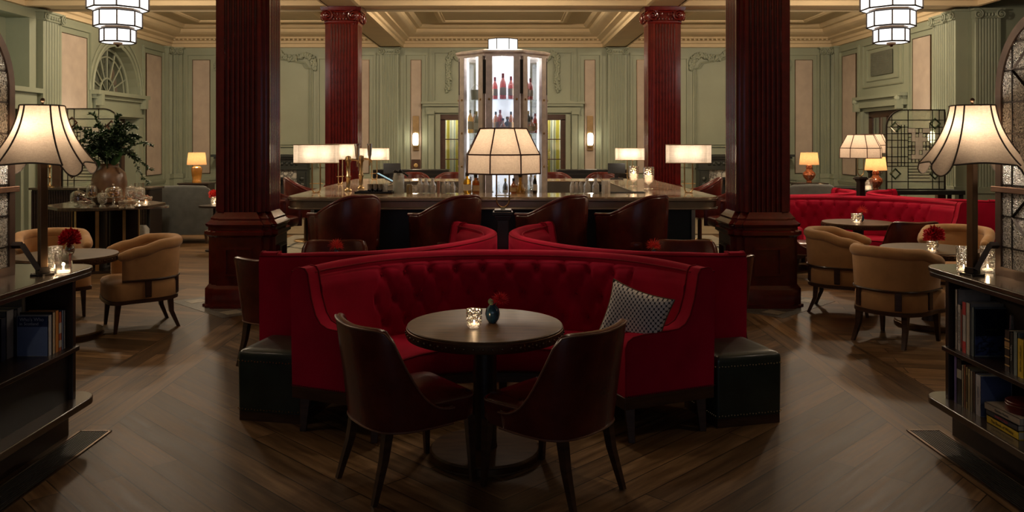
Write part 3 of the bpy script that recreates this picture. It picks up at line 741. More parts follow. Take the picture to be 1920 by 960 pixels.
# ---- columns
def cross_poly(core, pil, face, flutes=0, depth=0.024):
    """cross plan: square core with a pilaster on every side, fluted when asked"""
    side = []
    side.append((core, -core)); side.append((core, -pil)); side.append((face, -pil))
    if flutes:
        e = .028; fw = (2 * pil - 2 * e) / flutes
        for i in range(flutes):
            a = -pil + e + i * fw; g = fw * .14
            side.append((face, a + g))
            for k in range(1, 5):
                an = PI * k / 5; side.append((face - depth * math.sin(an), a + g + (fw - 2 * g) * (1 - math.cos(an)) / 2))
            side.append((face, a + fw - g))
    side.append((face, pil)); side.append((core, pil))
    out = []
    for q in range(4):
        c, s = math.cos(q * PI / 2), math.sin(q * PI / 2)
        out += [(x * c - y * s, x * s + y * c) for x, y in side]
    return out
def column(cx, cy, label, sc=1.0):
    r = thing('fluted_column', label, 'column', (cx, cy, 0), kind='structure', group='oxblood fluted columns')
    r.scale = (sc, sc, 1)
    mb = MB(); prof = [(0, 0.0), (.02, 0.0), (.02, .035), (0, .04), (0, .20), (-.012, .215), (-.03, .24)]
    core, pil, face = .335, .265, .385
    def rings(lst): return [[(x, y, z) for x, y in cross_poly(core + o, pil + o, face + o)] for o, z in lst]
    mb.loft(rings([(.02, 0), (.02, .03), (0, .035), (0, .19), (-.01, .205), (-.03, .235)]), True)
    mb.loft(rings([(-.03, .235), (-.03, .735)]), True)
    mb.loft(rings([(-.03, .735), (-.02, .745), (.005, .765), (.005, .80), (-.025, .815), (-.025, .84), (-.01, .85), (.0, .875), (-.03, .90), (-.045, .915), (-.045, .935), (-.06, .95), (-.085, .985), (-.095, 1.0)]), True)
    for q in range(4):
        c, s = math.cos(q * PI / 2), math.sin(q * PI / 2)
        Mq = Matrix(((c, -s, 0, 0), (s, c, 0, 0), (0, 0, 1, 0), (0, 0, 0, 1))) @ Matrix(((1, 0, 0, 0), (0, 1, 0, 0), (0, 0, 1, 0), (0, 0, 0, 1)))
        m2 = MB(Mq @ Matrix(((0, 1, 0, .355), (1, 0, 0, 0), (0, 0, 1, 0), (0, 0, 0, 1))))
        frame_mold(m2, -.15, .15, .33, .64, .028, .014); mb.add(m2.v, m2.f)
    mb.build('pedestal', M_column, r, smooth=35)
    mb = MB(); mb.loft([[(x, y, z) for x, y in cross_poly(.25, .212, .287, 7)] for z in (1.0, 3.86)], True)
    mb.build('shaft', M_column, r, smooth=30)
    mb = MB()
    mb.loft([[(x, y, z) for x, y in cross_poly(.25 + o, .212 + o, .287 + o)] for o, z in ((.0, 3.80), (.012, 3.82), (.012, 3.85), (.0, 3.86), (0, 4.0), (.06, 4.03), (.07, 4.08), (.075, 4.12))], True)
    for q in range(4):
        c, s = math.cos(q * PI / 2), math.sin(q * PI / 2)
        m2 = MB(Matrix(((c, -s, 0, 0), (s, c, 0, 0), (0, 0, 1, 0), (0, 0, 0, 1))) @ Matrix(((0, 1, 0, .287), (1, 0, 0, 0), (0, 0, 1, 0), (0, 0, 0, 1))))
        for sg in (-1, 1):
            volute(m2, sg * .225, 3.945, .0, .095, .085, sg)
            volute(m2, sg * .09, 3.965, .0, .045, .05, sg)
        for i in range(7): m2.ball(((i - 3) * .055, .02, 3.885), (.02, .018, .022), 8, 6)
        m2.tube([(-.2, .03, 4.035), (-.1, .04, 4.01), (0, .045, 4.0), (.1, .04, 4.01), (.2, .03, 4.035)], .014, 6)
        mb.add(m2.v, m2.f)
    for sx in (-1, 1):
        for sy in (-1, 1): mb.ball((sx * .275, sy * .275, 3.945), (.075, .075, .10), 12, 8)
    mb.build('capital', M_column, r, smooth=40)
    return r
c0 = column(-2.775, 9.03, 'front left dark red fluted column beside the bar')
dup(c0, (2.775, 9.03, 0), 0, 'front right dark red fluted column beside the bar')
dup(c0, (-2.83, 14.7, 0), 0, 'rear left dark red fluted column with scroll capital beyond the bar')
dup(c0, (2.83, 14.7, 0), 0, 'rear right dark red fluted column with scroll capital beyond the bar')

# ---- fireplaces
M_mantel = plain('black_green_mantel', (0.018, 0.022, 0.018), 0.35, 0.2, 6)
def marble(name, base, vein):
    m, nt, b = _base(name); setp(b, rough=0.25)
    f = noise(nt, coords(nt), 5, 8, 0.7); nt.links.new(ramp(nt, f, [(0.42, base), (0.5, vein), (0.56, base)]), b.inputs['Base Color']); return m
M_marble = marble('white_veined_marble', (0.52, 0.50, 0.44), (0.05, 0.05, 0.05))
def fireplace(cx, label):
    r = thing('fireplace', label, 'fireplace', (cx, YB - .05, 0.03))
    mb = MB(); mb.b2(-1.22, 1.22, -.42, 0, 1.34, 1.40); mb.b2(-1.17, 1.17, -.36, 0, 1.29, 1.34); mb.b2(-1.1, 1.1, -.28, 0, 1.05, 1.29); mb.b2(-1.13, 1.13, -.31, 0, 1.02, 1.06)
    for s in (-1, 1):
        mb.b2(s * 1.1, s * .84, -.28, 0, 0, 1.05); mb.b2(s * 1.13, s * .81, -.31, 0, 0, .16); mb.b2(s * 1.06, s * .88, -.30, -.28, .2, .98)
    for i in range(15):
        x = -.84 + i * .12; mb.ball((x, -.285, 1.17), (.045, .02, .05), 8, 6); mb.ball((x + .06, -.285, 1.20), (.02, .015, .03), 6, 5)
    for s in (-1, 1):
        for z in (.35, .5, .65, .8): mb.ball((s * .97, -.305, z), (.06, .02, .06), 8, 6)
    mb.build('mantel', M_mantel, r, smooth=35)
    mb = MB()
    mb.b2(-.84, -.62, -.22, 0, 0, 1.02); mb.b2(.62, .84, -.22, 0, 0, 1.02); mb.b2(-.62, .62, -.22, 0, .84, 1.02); mb.build('marble_surround', M_marble, r, smooth=0)
    mb = MB(); mb.b2(-.62, .62, -.05, -.02, 0, .84); mb.b2(-.62, -.56, -.24, 0, 0, .84); mb.b2(.56, .62, -.24, 0, 0, .84); mb.b2(-.56, .56, -.24, 0, .78, .84); mb.b2(-.4, .4, -.22, -.05, .62, .70)
    mb.build('firebox', M_black, r, smooth=0)
    mb = MB()
    for i in range(9): mb.tube([(-.36 + i * .09, -.2, .14), (-.36 + i * .09, -.23, .34)], .008, 6)
    mb.tube([(-.4, -.22, .32), (.4, -.22, .32)], .012, 6); mb.b2(-.4, .4, -.22, -.06, .12, .14)
    for s in (-.36, .36): mb.b2(s - .02, s + .02, -.22, -.18, 0, .14)
    mb.build('grate', M_iron, r, smooth=30)
    mb = MB(); rr = random.Random(3)
    for i in range(26): mb.ball((rr.uniform(-.32, .32), rr.uniform(-.17, -.09), .17 + rr.uniform(0, .12)), rr.uniform(.03, .05), 7, 5)
    mb.build('embers', glow('glowing_coals', (1.0, 0.22, 0.04), 2.2, .8), r)
    return r
fireplace(-5.9, 'dark carved fireplace with marble surround behind the front left column')
fireplace(5.9, 'dark carved fireplace with marble surround behind the front right column')

# ---- wall lights on the narrow panels
def sconce(cx, label):
    r = thing('wall_light', label, 'wall light', (cx, YB - .03, 1.5))
    MB().b2(-.075, .075, -.03, 0, .02, .88).build('back_plate', M_brass, r, smooth=0, bevel=.004)
    mb = MB(); mb.lathe([(.001, .14), (.05, .15), (.07, .2), (.075, .3), (.07, .40), (.05, .45), (.001, .46)], 20, (0, -.10, 0)); mb.build('lamp_shade', glow('opal_lit', (1.0, 0.86, 0.62), 7.0), r)
    mb = MB(); mb.lathe([(.03, .10), (.06, .12), (.06, .15), (.02, .155)], 16, (0, -.10, 0)); mb.b2(-.02, .02, -.10, 0, .10, .13); mb.build('bracket', M_brass, r)
    bulb((0, -.24, .3), 4, r, r=.06)
sconce(-2.165, 'lit brass wall light left of the bar tower'); sconce(2.165, 'lit brass wall light right of the bar tower')
r = thing('wall_plaque', 'small dark square plaque with gilt rosette under the left wall light', 'plaque', (-2.165, YB - .03, 1.0))
MB().b2(-.11, .11, -.02, 0, 0, .30).build('board', M_doorwood, r, smooth=0, bevel=.004)
mb = MB(); mb.lathe([(.055, 0), (.05, .012), (.02, .016)], 16, (0, 0, 0))
mb.M = Matrix.Rotation(PI / 2, 4, 'X'); m2 = MB(Matrix.Translation((0, -.02, .15)) @ Matrix.Rotation(PI / 2, 4, 'X')); m2.lathe([(.055, 0), (.05, .012), (.02, .016), (.001, .018)], 16)
for k in range(8): m2.ball((.04 * math.cos(k * PI / 4), .04 * math.sin(k * PI / 4), .012), (.014, .014, .01), 6, 5)
m2.build('rosette', M_gold, r)

# ================================================================== CHANDELIERS
def octa(r, z, c=(0, 0), ph=PI / 8): return [(c[0] + r * math.cos(ph + k * PI / 4), c[1] + r * math.sin(ph + k * PI / 4), z) for k in range(8)]
def chandelier(loc, label):
    r = thing('tiered_chandelier', label, 'chandelier', loc, group='tiered octagonal lanterns')
    tiers = [(.325, .20, .48), (.245, 0.0 + .0, .185), (.185, -.155, -.02)]
    tiers = [(.325, .395, .70), (.255, .195, .365), (.19, .02, .165)]
    mb = MB()
    for R0, z0, z1 in tiers: mb.loft([octa(R0 * .97, z0), octa(R0 * .97, z1)], True)
    mb.build('glass_panes', M_white_glow, r, smooth=0)
    mb = MB()
    for R0, z0, z1 in tiers:
        for z in (z0, z1): p = octa(R0, z); mb.tube(p, .010, 5, closed=True)
        p0, p1 = octa(R0, z0), octa(R0, z1)
        for a, b in zip(p0, p1): mb.tube([a, b], .009, 5)
    for (ra, rb, z0, z1) in ((.30, .235, .375, .395), (.23, .175, .175, .195)):
        pass
    mb.build('leading', M_iron, r)
    for zz, rr_ in ((.365, .235), (.165, .175)): MB().lathe([(rr_, zz), (rr_, zz + .03)], 8, ph=PI / 8).build('step_band', M_bronze, r, smooth=30)
    MB().lathe([(.001, -.03), (.012, -.03), (.02, -.012), (.05, -.005), (.05, .02), (.001, .02)], 12).build('bottom_boss', M_bronze, r)
    mb = MB()
    mb.tube([(0, 0, .7), (0, 0, CEIL - loc[2])], .014, 8); mb.lathe([(.02, CEIL - loc[2] - .08), (.11, CEIL - loc[2] - .02), (.12, CEIL - loc[2])], 20)
    mb.lathe([(.32, .70), (.08, .78), (.02, .80)], 8, ph=PI / 8)
    mb.build('stem', M_bronze, r, smooth=30)
    return r
CZ = Z(83, 9.4)
ch = chandelier((X(221, 9.4), 9.4, CZ), 'left hanging lit octagonal three-tier glass lantern')
dup(ch, (X(1671, 9.4), 9.4, CZ), 0, 'right hanging lit octagonal three-tier glass lantern')

# ================================================================== BAR
BH = 1.16
def marble_top():
    m, nt, b = _base('bar_marble'); setp(b, rough=0.12, coat=0.3)
    f = noise(nt, coords(nt), 3.2, 10, 0.68)
    nt.links.new(ramp(nt, f, [(0.32, (0.26, 0.16, 0.09)), (0.46, (0.50, 0.36, 0.23)), (0.52, (0.68, 0.56, 0.42)), (0.60, (0.42, 0.28, 0.17)), (0.7, (0.55, 0.42, 0.28))]), b.inputs['Base Color']); return m
M_bar = marble_top()
M_pewter = plain('pewter_edge', (0.34, 0.27, 0.20), 0.25, .1, 8, metal=.55)
M_bargreen = plain('bar_front_green', (0.012, 0.020, 0.017), 0.4, 0.1, 3)
bar = thing('bar_counter', 'square island bar with pale marble top, metal edge and dark green front', 'bar counter', (0, 10.93, 0))
def ring_poly(hw, hd, r): return rrect(-hw, hw, -hd, hd, r, 8)
OUT = (2.32, 2.18); INN = (1.55, 1.45)
def slab(mb, o1, r1, i1, r2, z0, z1, lip=0.0):
    a = ring_poly(o1[0], o1[1], r1); b = ring_poly(i1[0], i1[1], r2)
    n = len(a); ringsO = [[(x, y, z) for x, y in a] for z in (z0, z1)]; ringsI = [[(x, y, z) for x, y in b] for z in (z0, z1)]
    vs = ringsO[0] + ringsO[1] + ringsI[0] + ringsI[1]; fs = []
    for j in range(n):
        k = (j + 1) % n
        fs += [(j, k, n + k, n + j), (2 * n + k, 2 * n + j, 3 * n + j, 3 * n + k), (n + j, n + k, 3 * n + k, 3 * n + j), (k, j, 2 * n + j, 2 * n + k)]
    mb.add(vs, fs)
mb = MB(); slab(mb, OUT, .22, INN, .06, BH - .02, BH); mb.build('marble_top', M_bar, bar, smooth=30, bevel=.006)
mb = MB()
for (o, z0, z1) in ((.012, BH - .045, BH - .018), (-.008, BH - .115, BH - .045), (.006, BH - .135, BH - .115)):
    slab(mb, (OUT[0] + o, OUT[1] + o), .22 + o, (OUT[0] - .3, OUT[1] - .3), .06, z0, z1)
mb.build('metal_edge', M_pewter, bar, smooth=30, bevel=.005)
mb = MB(); slab(mb, (2.07, 1.90), .03, (1.62, 1.5), .02, 0.12, BH - .13)
for s in (-1, 1):
    for i in range(-2, 3): 
        mb.b2(i * .8 - .012, i * .8 + .012, s * 1.90, s * 1.912, .15, BH - .14)
        mb.b2(s * 2.07, s * 2.082, i * .72 - .012, i * .72 + .012, .15, BH - .14)
mb.build('green_front', M_bargreen, bar, smooth=0)
mb = MB()
for sx in (-1, 1):
    for sy in (-1, 1): mb.b2(sx * 2.075 - .02, sx * 2.075 + .02, sy * 1.905 - .02, sy * 1.905 + .02, 0, BH - .13)
mb.build('corner_post', M_chrome, bar, smooth=0)
mb = MB(); slab(mb, (2.10, 1.93), .03, (1.60, 1.48), .02, 0, .12); mb.build('kick_plate', M_bronze, bar, smooth=0)
mb = MB(); p = [(x, y, .24) for x, y in ring_poly(2.22, 2.06, .15)]; mb.tube(p, .018, 8, closed=True)
for s in (-1, 1):
    for i in (-1.5, -.5, .5, 1.5): mb.tube([(i, s * 2.06, .24), (i, s * 1.93, .24)], .012, 6)
    for i in (-1.5, -.5, .5, 1.5): mb.tube([(s * 2.22, i, .24), (s * 2.10, i, .24)], .012, 6)
mb.build('foot_rail', M_brass, bar)
mb = MB(); slab(mb, (1.63, 1.51), .03, (1.56, 1.46), .02, .12, BH - .02); mb.build('inner_face', plain('work_side_panel', (0.16, 0.13, 0.09), .4), bar, smooth=0)

# ---- back bar tower in the middle
TX, TY = 0.0, 10.75
tw = thing('bottle_tower', 'tall octagonal lit glass display tower of bottles in the middle of the bar', 'display tower', (TX, TY, 0))
RT = .555 / math.cos(PI / 8)
M_tower = plain('pewter_posts', (0.74, 0.64, 0.57), 0.38, .15, 12, metal=.35)
M_core = glow('backlit_core', (0.84, 0.90, 1.0), 0.62, 0.5)
M_led = glow('shelf_strip_light', (1.0, 0.97, 0.93), 2.6)
ZT = 2.86
mb = MB(); mb.loft([octa(RT, 0), octa(RT, .95)], True); mb.build('base_cabinet', M_bargreen, tw, smooth=0)
mb = MB(); mb.loft([octa(RT + .03, .95), octa(RT + .03, .99)], True)
mb.loft([octa(RT + .0, ZT - .06), octa(RT + .01, ZT - .055), octa(RT + .01, ZT - .03), octa(RT + .05, ZT - .01), octa(RT + .05, ZT + .012), octa(RT - .02, ZT + .03)], True)
mb.build('roof_and_plinth', M_tower, tw, smooth=0)
mb = MB(); p = octa(RT - .02, 0)
for k in range(8):
    a = PI / 8 + k * PI / 4
    for dv in (-1, 1):
        an = a + dv * .085
        MB().box((RT - .035) * math.cos(an), (RT - .035) * math.sin(an), (ZT + .93) / 2, .055, .082, ZT - .06 - .96, rz=a + dv * PI / 8).build('post', M_tower, tw, smooth=0, bevel=.004)
for k in range(8):
    a = PI / 8 + k * PI / 4; MB().box((RT - .006) * math.cos(a), (RT - .006) * math.sin(a), 2.55, .02, .035, .42, rz=a).build('slot', M_black, tw, smooth=0)
mb = MB()
for k in range(8):
    for dv in (-1, 1):
        a = PI / 8 + k * PI / 4 + dv * .10
        for z in (1.43, 1.85, 2.27): mb.ball(((RT - .012) * math.cos(a), (RT - .012) * math.sin(a), z), .016, 8, 6)
mb.build('bolt', M_brass, tw)
mb = MB()
for z in (1.43, 1.85, 2.27): mb.loft([octa(RT - .05, z - .008), octa(RT - .05, z + .004)], True)
mb.build('glass_shelf', glass('shelf_glass', (0.88, 0.95, 0.95), .25), tw, smooth=0)
mb = MB(); mb.loft([octa(.375, 1.0), octa(.375, ZT - .06)], True); mb.build('backlit_core', M_core, tw, smooth=0)
mb = MB()
for k in range(8):
    a = PI / 8 + k * PI / 4; mb.box((RT - .085) * math.cos(a), (RT - .085) * math.sin(a), (ZT + 1.0) / 2, .012, .10, ZT - 1.12, rz=a)
mb.build('strip_light', M_led, tw, smooth=0)
mb = MB()
for k in range(8):
    a = k * PI / 4; 
    mb.box(.553 * math.cos(a) * .97, .553 * math.sin(a) * .97, (ZT + .93) / 2, .004, .34, ZT - 1.06, rz=a)
mb.build('glass_pane', glass('tower_glass', (0.98, 0.99, 1.0), .05), tw, smooth=0)
mb = MB(); mb.loft([octa(.20, ZT + .03), octa(.20, ZT + .205)], True); mb.build('lantern_panes', glow('lantern_glow', (1.0, .96, .90), 1.4), tw, smooth=0)
mb = MB()
for z in (ZT + .03, ZT + .21): mb.tube(octa(.205, z), .006, 5, closed=True)
for a in octa(.205, ZT + .03): mb.tube([a, (a[0], a[1], ZT + .21)], .006, 5)
mb.build('lantern_leading', M_iron, tw)
bulb((0, -.36, 2.76), 3.0, tw, (1, .97, .93)); bulb((-.30, -.2, 2.76), 2.0, tw, (1, .97, .93)); bulb((.30, -.2, 2.76), 2.0, tw, (1, .97, .93))

# ---- bottles
BOT = {}
def bottle(kind):
    if kind in BOT: return None
def bottle_mats(kind):
    return {'rose': (glass('rose_wine', (0.75, 0.22, 0.16), .12, body=(.35, (0.55, 0.10, 0.07))), plain('cream_label', (0.70, 0.62, 0.52), .7), plain('foil_red', (0.25, 0.03, 0.05), .4)),
            'amber': (glass('amber_spirit', (0.75, 0.36, 0.08), .12, body=(.35, (0.50, 0.20, 0.03))), plain('tan_label', (0.55, 0.38, 0.20), .7), plain('black_cap', (0.02, 0.02, 0.02), .4)),
            'dark': (glass('dark_bottle', (0.05, 0.045, 0.03), .12, body=(.5, (0.02, 0.015, 0.01))), plain('white_label', (0.72, 0.68, 0.58), .7), plain('gold_cap', (0.45, 0.30, 0.08), .4)),
            'gold': (glass('golden_spirit', (0.85, 0.58, 0.15), .12, body=(.3, (0.60, 0.36, 0.05))), plain('cream_label', (0.70, 0.62, 0.52), .7), plain('black_cap', (0.02, 0.02, 0.02), .4)),
            'red': (glass('red_spirit', (0.65, 0.10, 0.05), .12, body=(.35, (0.45, 0.05, 0.02))), plain('orange_label', (0.65, 0.25, 0.06), .7), plain('foil_red', (0.25, 0.03, 0.05), .4)),
            'clear': (glass('clear_bottle', (0.90, 0.93, 0.93), .18), plain('white_label', (0.72, 0.68, 0.58), .7), plain('silver_cap', (0.4, 0.4, 0.4), .3))}[kind]
SHAPES = {'wine': ([(.001, 0), (.036, 0), (.038, .01), (.038, .17), (.034, .20), (.018, .235), (.014, .25), (.014, .285), (.001, .285)], (.05, .14), (.25, .305, .016)),
          'tall': ([(.001, 0), (.032, 0), (.034, .01), (.034, .19), (.026, .22), (.014, .24), (.013, .275), (.001, .275)], (.05, .15), (.255, .295, .015)),
          'round': ([(.001, 0), (.035, 0), (.05, .02), (.055, .06), (.048, .11), (.025, .14), (.015, .15), (.015, .185), (.001, .185)], (.03, .09), (.18, .215, .019)),
          'square': ([(.001, 0), (.046, 0), (.048, .006), (.048, .12), (.04, .135), (.016, .15), (.015, .18), (.001, .18)], (.03, .09), (.17, .205, .019)),
          'decanter': ([(.001, 0), (.05, 0), (.055, .01), (.045, .05), (.018, .11), (.014, .15), (.018, .16), (.001, .16)], None, (.155, .20, .02))}
def put_bottle(kind, shape, loc, label, group, scale=1.0, rz=0.0):
    key = (kind, shape)
    if key not in BOT:
        body, lab, cap = bottle_mats(kind); prof, lz, cz = SHAPES[shape]; n = 4 if shape == 'square' else 18
        r = thing('bottle', label, 'bottle', loc, rz, group)
        MB().lathe(prof, n, ph=PI / 4 if n == 4 else 0).build('glass_body', body, r, smooth=50 if n > 4 else 20)
        if lz:
            rr = max(p[0] for p in prof) + .0015
            MB().lathe([(rr if n > 4 else rr * 1.0, lz[0]), (rr, lz[1])], n, cap=False, ph=PI / 4 if n == 4 else 0).build('label_band', lab, r)
        if shape == 'decanter': MB().ball((0, 0, (cz[0] + cz[1]) / 2), (cz[2], cz[2], (cz[1] - cz[0]) / 2), 10, 8).build('stopper', cap if kind != 'clear' else M_clear, r)
        else: MB().lathe([(.001, cz[0]), (cz[2], cz[0]), (cz[2], cz[1]), (.001, cz[1])], 12).build('cap', cap, r)
        BOT[key] = r; r.scale = (scale,) * 3
        return r
    return dup(BOT[key], loc, rz, label, group, scale)
ORD = ['leftmost', 'second from left', 'third from left', 'fourth from left', 'fifth from left', 'sixth from left', 'seventh from left', 'eighth from left', 'ninth from left']
def facet_pos(k, t, inset):
    """point on facet k (0 = facing the camera, -1 = left, 1 = right), t along it left to right, inset from the glass"""
    a = -PI / 2 + k * PI / 4
    n = Vector((math.cos(a), math.sin(a))); tg = Vector((-n.y, n.x))
    p = n * (.553 - inset) + tg * t
    return (TX + p.x, TY + p.y)
COLN = {'rose': 'pale rose', 'amber': 'amber', 'dark': 'dark', 'gold': 'golden', 'red': 'red', 'clear': 'clear'}
SHN = {'wine': 'wine', 'tall': 'slim spirit', 'round': 'round-bellied spirit', 'square': 'square spirit', 'decanter': 'stoppered decanter'}
def shelf_row(k, z, items, shelfname):
    fn = {0: 'front', -1: 'left', 1: 'right'}[k]; n = len(items)
    for i, (kind, shape, t, ins, sc) in enumerate(items):
        ins = .075 + (ins - .10) * .45; x, y = facet_pos(k, t, ins)
        put_bottle(kind, shape, (x, y, z + .004), f'{COLN[kind]} {SHN[shape]} bottle, {ORD[i]}, on {shelfname} shelf, {fn} tower pane', f'bottles on the {shelfname} shelf, {fn} pane of the tower', sc, random.uniform(0, .6) if shape != 'square' else k * PI / 4 + random.uniform(-.1, .1))
shelf_row(0, 2.27, [('rose', 'wine', -.10, .12, .9), ('rose', 'wine', 0.0, .17, 1.06), ('rose', 'wine', .10, .12, .93), ('rose', 'wine', .17, .20, .95)], 'top')
shelf_row(1, 2.27, [('rose', 'wine', -.05, .12, .95), ('rose', 'wine', .05, .18, .9)], 'top')
shelf_row(0, 1.85, [('gold', 'tall', -.155, .14, .85), ('amber', 'tall', -.09, .17, .9), ('red', 'tall', -.035, .20, .98), ('amber', 'round', .0, .12, .85), ('dark', 'square', .055, .22, 1.0), ('amber', 'tall', .10, .14, .9), ('amber', 'tall', .16, .18, .95)], 'middle')
shelf_row(-1, 1.85, [('gold', 'tall', -.13, .14, 1.0), ('amber', 'tall', -.07, .20, .95), ('dark', 'wine', .0, .12, .9), ('dark', 'wine', .09, .14, .95)], 'middle')
shelf_row(1, 1.85, [('dark', 'tall', -.13, .14, .8), ('red', 'tall', -.06, .18, .85), ('dark', 'tall', .02, .20, .95), ('amber', 'round', .03, .10, .95), ('red', 'tall', .12, .14, .85)], 'middle')
shelf_row(0, 1.43, [('clear', 'tall', -.15, .14, .9), ('gold', 'tall', -.08, .16, .9), ('clear', 'wine', .0, .14, .9), ('amber', 'tall', .08, .16, .9), ('clear', 'tall', .15, .14, .9)], 'lower')
shelf_row(-1, 1.43, [('clear', 'wine', -.12, .14, .9), ('clear', 'tall', -.03, .16, .9), ('dark', 'tall', .06, .14, .95)], 'lower')
shelf_row(1, 1.43, [('clear', 'tall', -.10, .14, .9), ('clear', 'wine', .0, .16, .9), ('clear', 'tall', .10, .14, .85)], 'lower')
shelf_row(0, .99, [('clear', 'tall', -.15, .14, .9), ('clear', 'decanter', -.06, .12, 1.3), ('dark', 'tall', .03, .2, 1.0), ('amber', 'tall', .13, .14, 1.0)], 'bottom')
shelf_row(-1, .99, [('clear', 'wine', -.12, .14, 1.0), ('amber', 'tall', .0, .16, 1.0), ('clear', 'tall', .1, .14, 1.0)], 'bottom')
shelf_row(1, .99, [('clear', 'tall', -.10, .14, 1.0), ('clear', 'wine', .03, .14, 1.0), ('dark', 'tall', .13, .16, 1.0)], 'bottom')
# bottles standing on the front counter before the tower
yy = 9.36
for kind, shape, px, sc, lb in (('gold', 'square', 876, 1.15, 'squat golden liquor bottle with dark cap on the bar, left of the table lamp shade'),
                               ('amber', 'square', 892, 1.05, 'amber flask with pale label on the bar beside the golden bottle'),
                               ('amber', 'round', 963, .8, 'low round decanter of amber liquor on the bar behind the lamp stand'),
                               ('gold', 'decanter', 975.5, 1.15, 'triangular glass decanter with gold liquor on the bar, right of lamp stand'),
                               ('clear', 'decanter', 992, 1.0, 'clear stoppered decanter at the foot of the tower'),
                               ('dark', 'tall', 1003, .7, 'short dark bottle at the right foot of the tower')):
    put_bottle(kind, shape, (X(px, yy), yy, BH), lb, 'liquor bottles on the front counter', sc, .2)
# ice bucket on the top left shelf
x, y = facet_pos(-1, -.03, .095)
r = thing('ice_bucket', 'black ice bucket with tongs on the top shelf, left tower pane', 'ice bucket', (x, y, 2.274))
MB().lathe([(.001, 0), (.055, 0), (.065, .12), (.062, .125), (.055, .02), (.001, .02)], 20).build('bucket', M_black, r)
mb = MB(); mb.tube([(-.06, 0, .12), (-.02, 0, .19), (.02, 0, .19), (.06, 0, .12)], .004, 6); mb.build('handle', M_chrome, r)
MB().tube([(.02, 0, .1), (.07, .01, .21)], .004, 6).build('tongs', M_chrome, r)

# ================================================================== BAR LAMPS
def bar_lamp(loc, rz, label, L=.50, H=.205, W=.22, stand=.19):
    r = thing('bar_table_lamp', label, 'table lamp', loc, rz, 'rectangular shaded lamps on the bar')
    z0 = stand + .155; ch_ = .045
    poly = [(-L / 2, -W / 2 + ch_), (-L / 2 + ch_, -W / 2), (L / 2 - ch_, -W / 2), (L / 2, -W / 2 + ch_), (L / 2, W / 2 - ch_), (L / 2 - ch_, W / 2), (-L / 2 + ch_, W / 2), (-L / 2, W / 2 - ch_)]
    MB().loft([[(x, y, z0) for x, y in poly], [(x, y, z0 + H) for x, y in poly]], False).build('lamp_shade', M_shade_w, r, smooth=0)
    mb = MB()
    for z in (z0, z0 + H): mb.tube([(x, y, z) for x, y in poly], .004, 5, closed=True)
    mb.build('shade_edging', plain('cream_edging', (.45, .34, .22), .8), kids(r)[0])
    g = .045
    pts = [(-g, 0, z0 + .06), (-g, 0, .05)] + [(-g * math.cos(a), 0, .05 - .045 * math.sin(a)) for a in [PI * k / 8 for k in range(1, 8)]] + [(g, 0, .05), (g, 0, z0 + .06)]
    MB().tube(pts, .008, 8).build('stand', M_brass, r)
    mb = MB(); mb.tube([(-g - .03, 0, .11), (g + .03, 0, .11)], .006, 6); mb.tube([(-g, 0, z0 + .06), (g, 0, z0 + .06)], .006, 6); mb.build('crossbar', M_brass, r)
    MB().lathe([(.05, 0), (.05, .006), (.012, .012)], 20).build('base', M_brass, r)
    bulb((-.09, 0, z0 + .11), 2.1, r, (1, .88, .74), .035); bulb((.09, 0, z0 + .11), 2.1, r, (1, .88, .74), .035)
    return r
bl = bar_lamp((X(593, 9.42), 9.42, BH), R(16), 'rectangular shaded lamp on the near left corner of the bar')
dup(bl, (X(1291, 9.42), 9.42, BH), R(-16), 'rectangular shaded lamp on the near right corner of the bar')
dup(bl, (X(638, 11.3), 11.3, BH), R(62), 'bar lamp on the left side counter, behind the near corner lamp')
dup(bl, (X(702, 12.7), 12.7, BH), R(14), 'bar lamp on the far left corner of the bar', scale=.88)
dup(bl, (X(1181, 12.7), 12.7, BH), R(-10), 'bar lamp on the far right corner, left of the candle glasses', scale=.88)

# ================================================================== THINGS ON THE BAR
def beer_tap(loc, label, rz=0.0):
    r = thing('beer_tap', label, 'beer tap', loc, rz, 'brass beer taps')
    MB().lathe([(.045, 0), (.045, .015), (.03, .03), (.024, .05), (.024, .15), (.032, .16), (.032, .18), (.024, .19), (.024, .33), (.036, .35), (.038, .38), (.03, .41), (.001, .42)], 18).build('pillar', M_brass, r)
    MB().tube([(0, 0, .37), (.05, -.0, .375), (.11, 0, .37), (.13, 0, .33)], .012, 8).tube([(.105, 0, .37), (.105, 0, .29)], .009, 8).build('spout', M_brass, r)
    MB().lathe([(.014, .37), (.016, .40), (.024, .42), (.030, .53), (.034, .54), (.034, .56), (.001, .565)], 12, (.105, 0, 0)).build('tap_handle', M_chrome, r)
    return r
t0 = beer_tap((X(653, 9.75), 9.75, BH), 'left brass beer tap beside the black tray')
dup(t0, (X(677, 10.2), 10.2, BH), R(12), 'right brass beer tap, just behind the left one')
r = thing('serving_tray', 'black rectangular tray holding glasses near the beer taps', 'tray', (X(703, 9.45), 9.45, BH))
mb = MB(); mb.b2(-.21, .21, -.13, .13, 0, .008)
for a in ((-.21, .21, -.13, -.12), (-.21, .21, .12, .13), (-.21, -.20, -.13, .13), (.20, .21, -.13, .13)): mb.b2(*a, 0, .022)
mb.build('tray_body', M_black, r, smooth=0)
def cup(name, label, cat, loc, prof, mat, group=None, extra=None, n=20):
    r = thing(name, label, cat, loc, 0, group); MB().lathe(prof, n, cap=False).build('bowl', mat, r, smooth=50)
    if extra: extra(r)
    return r
TUM = [(.001, .004), (.030, .004), (.033, .08), (.035, .095), (.032, .095), (.028, .012), (.001, .012)]
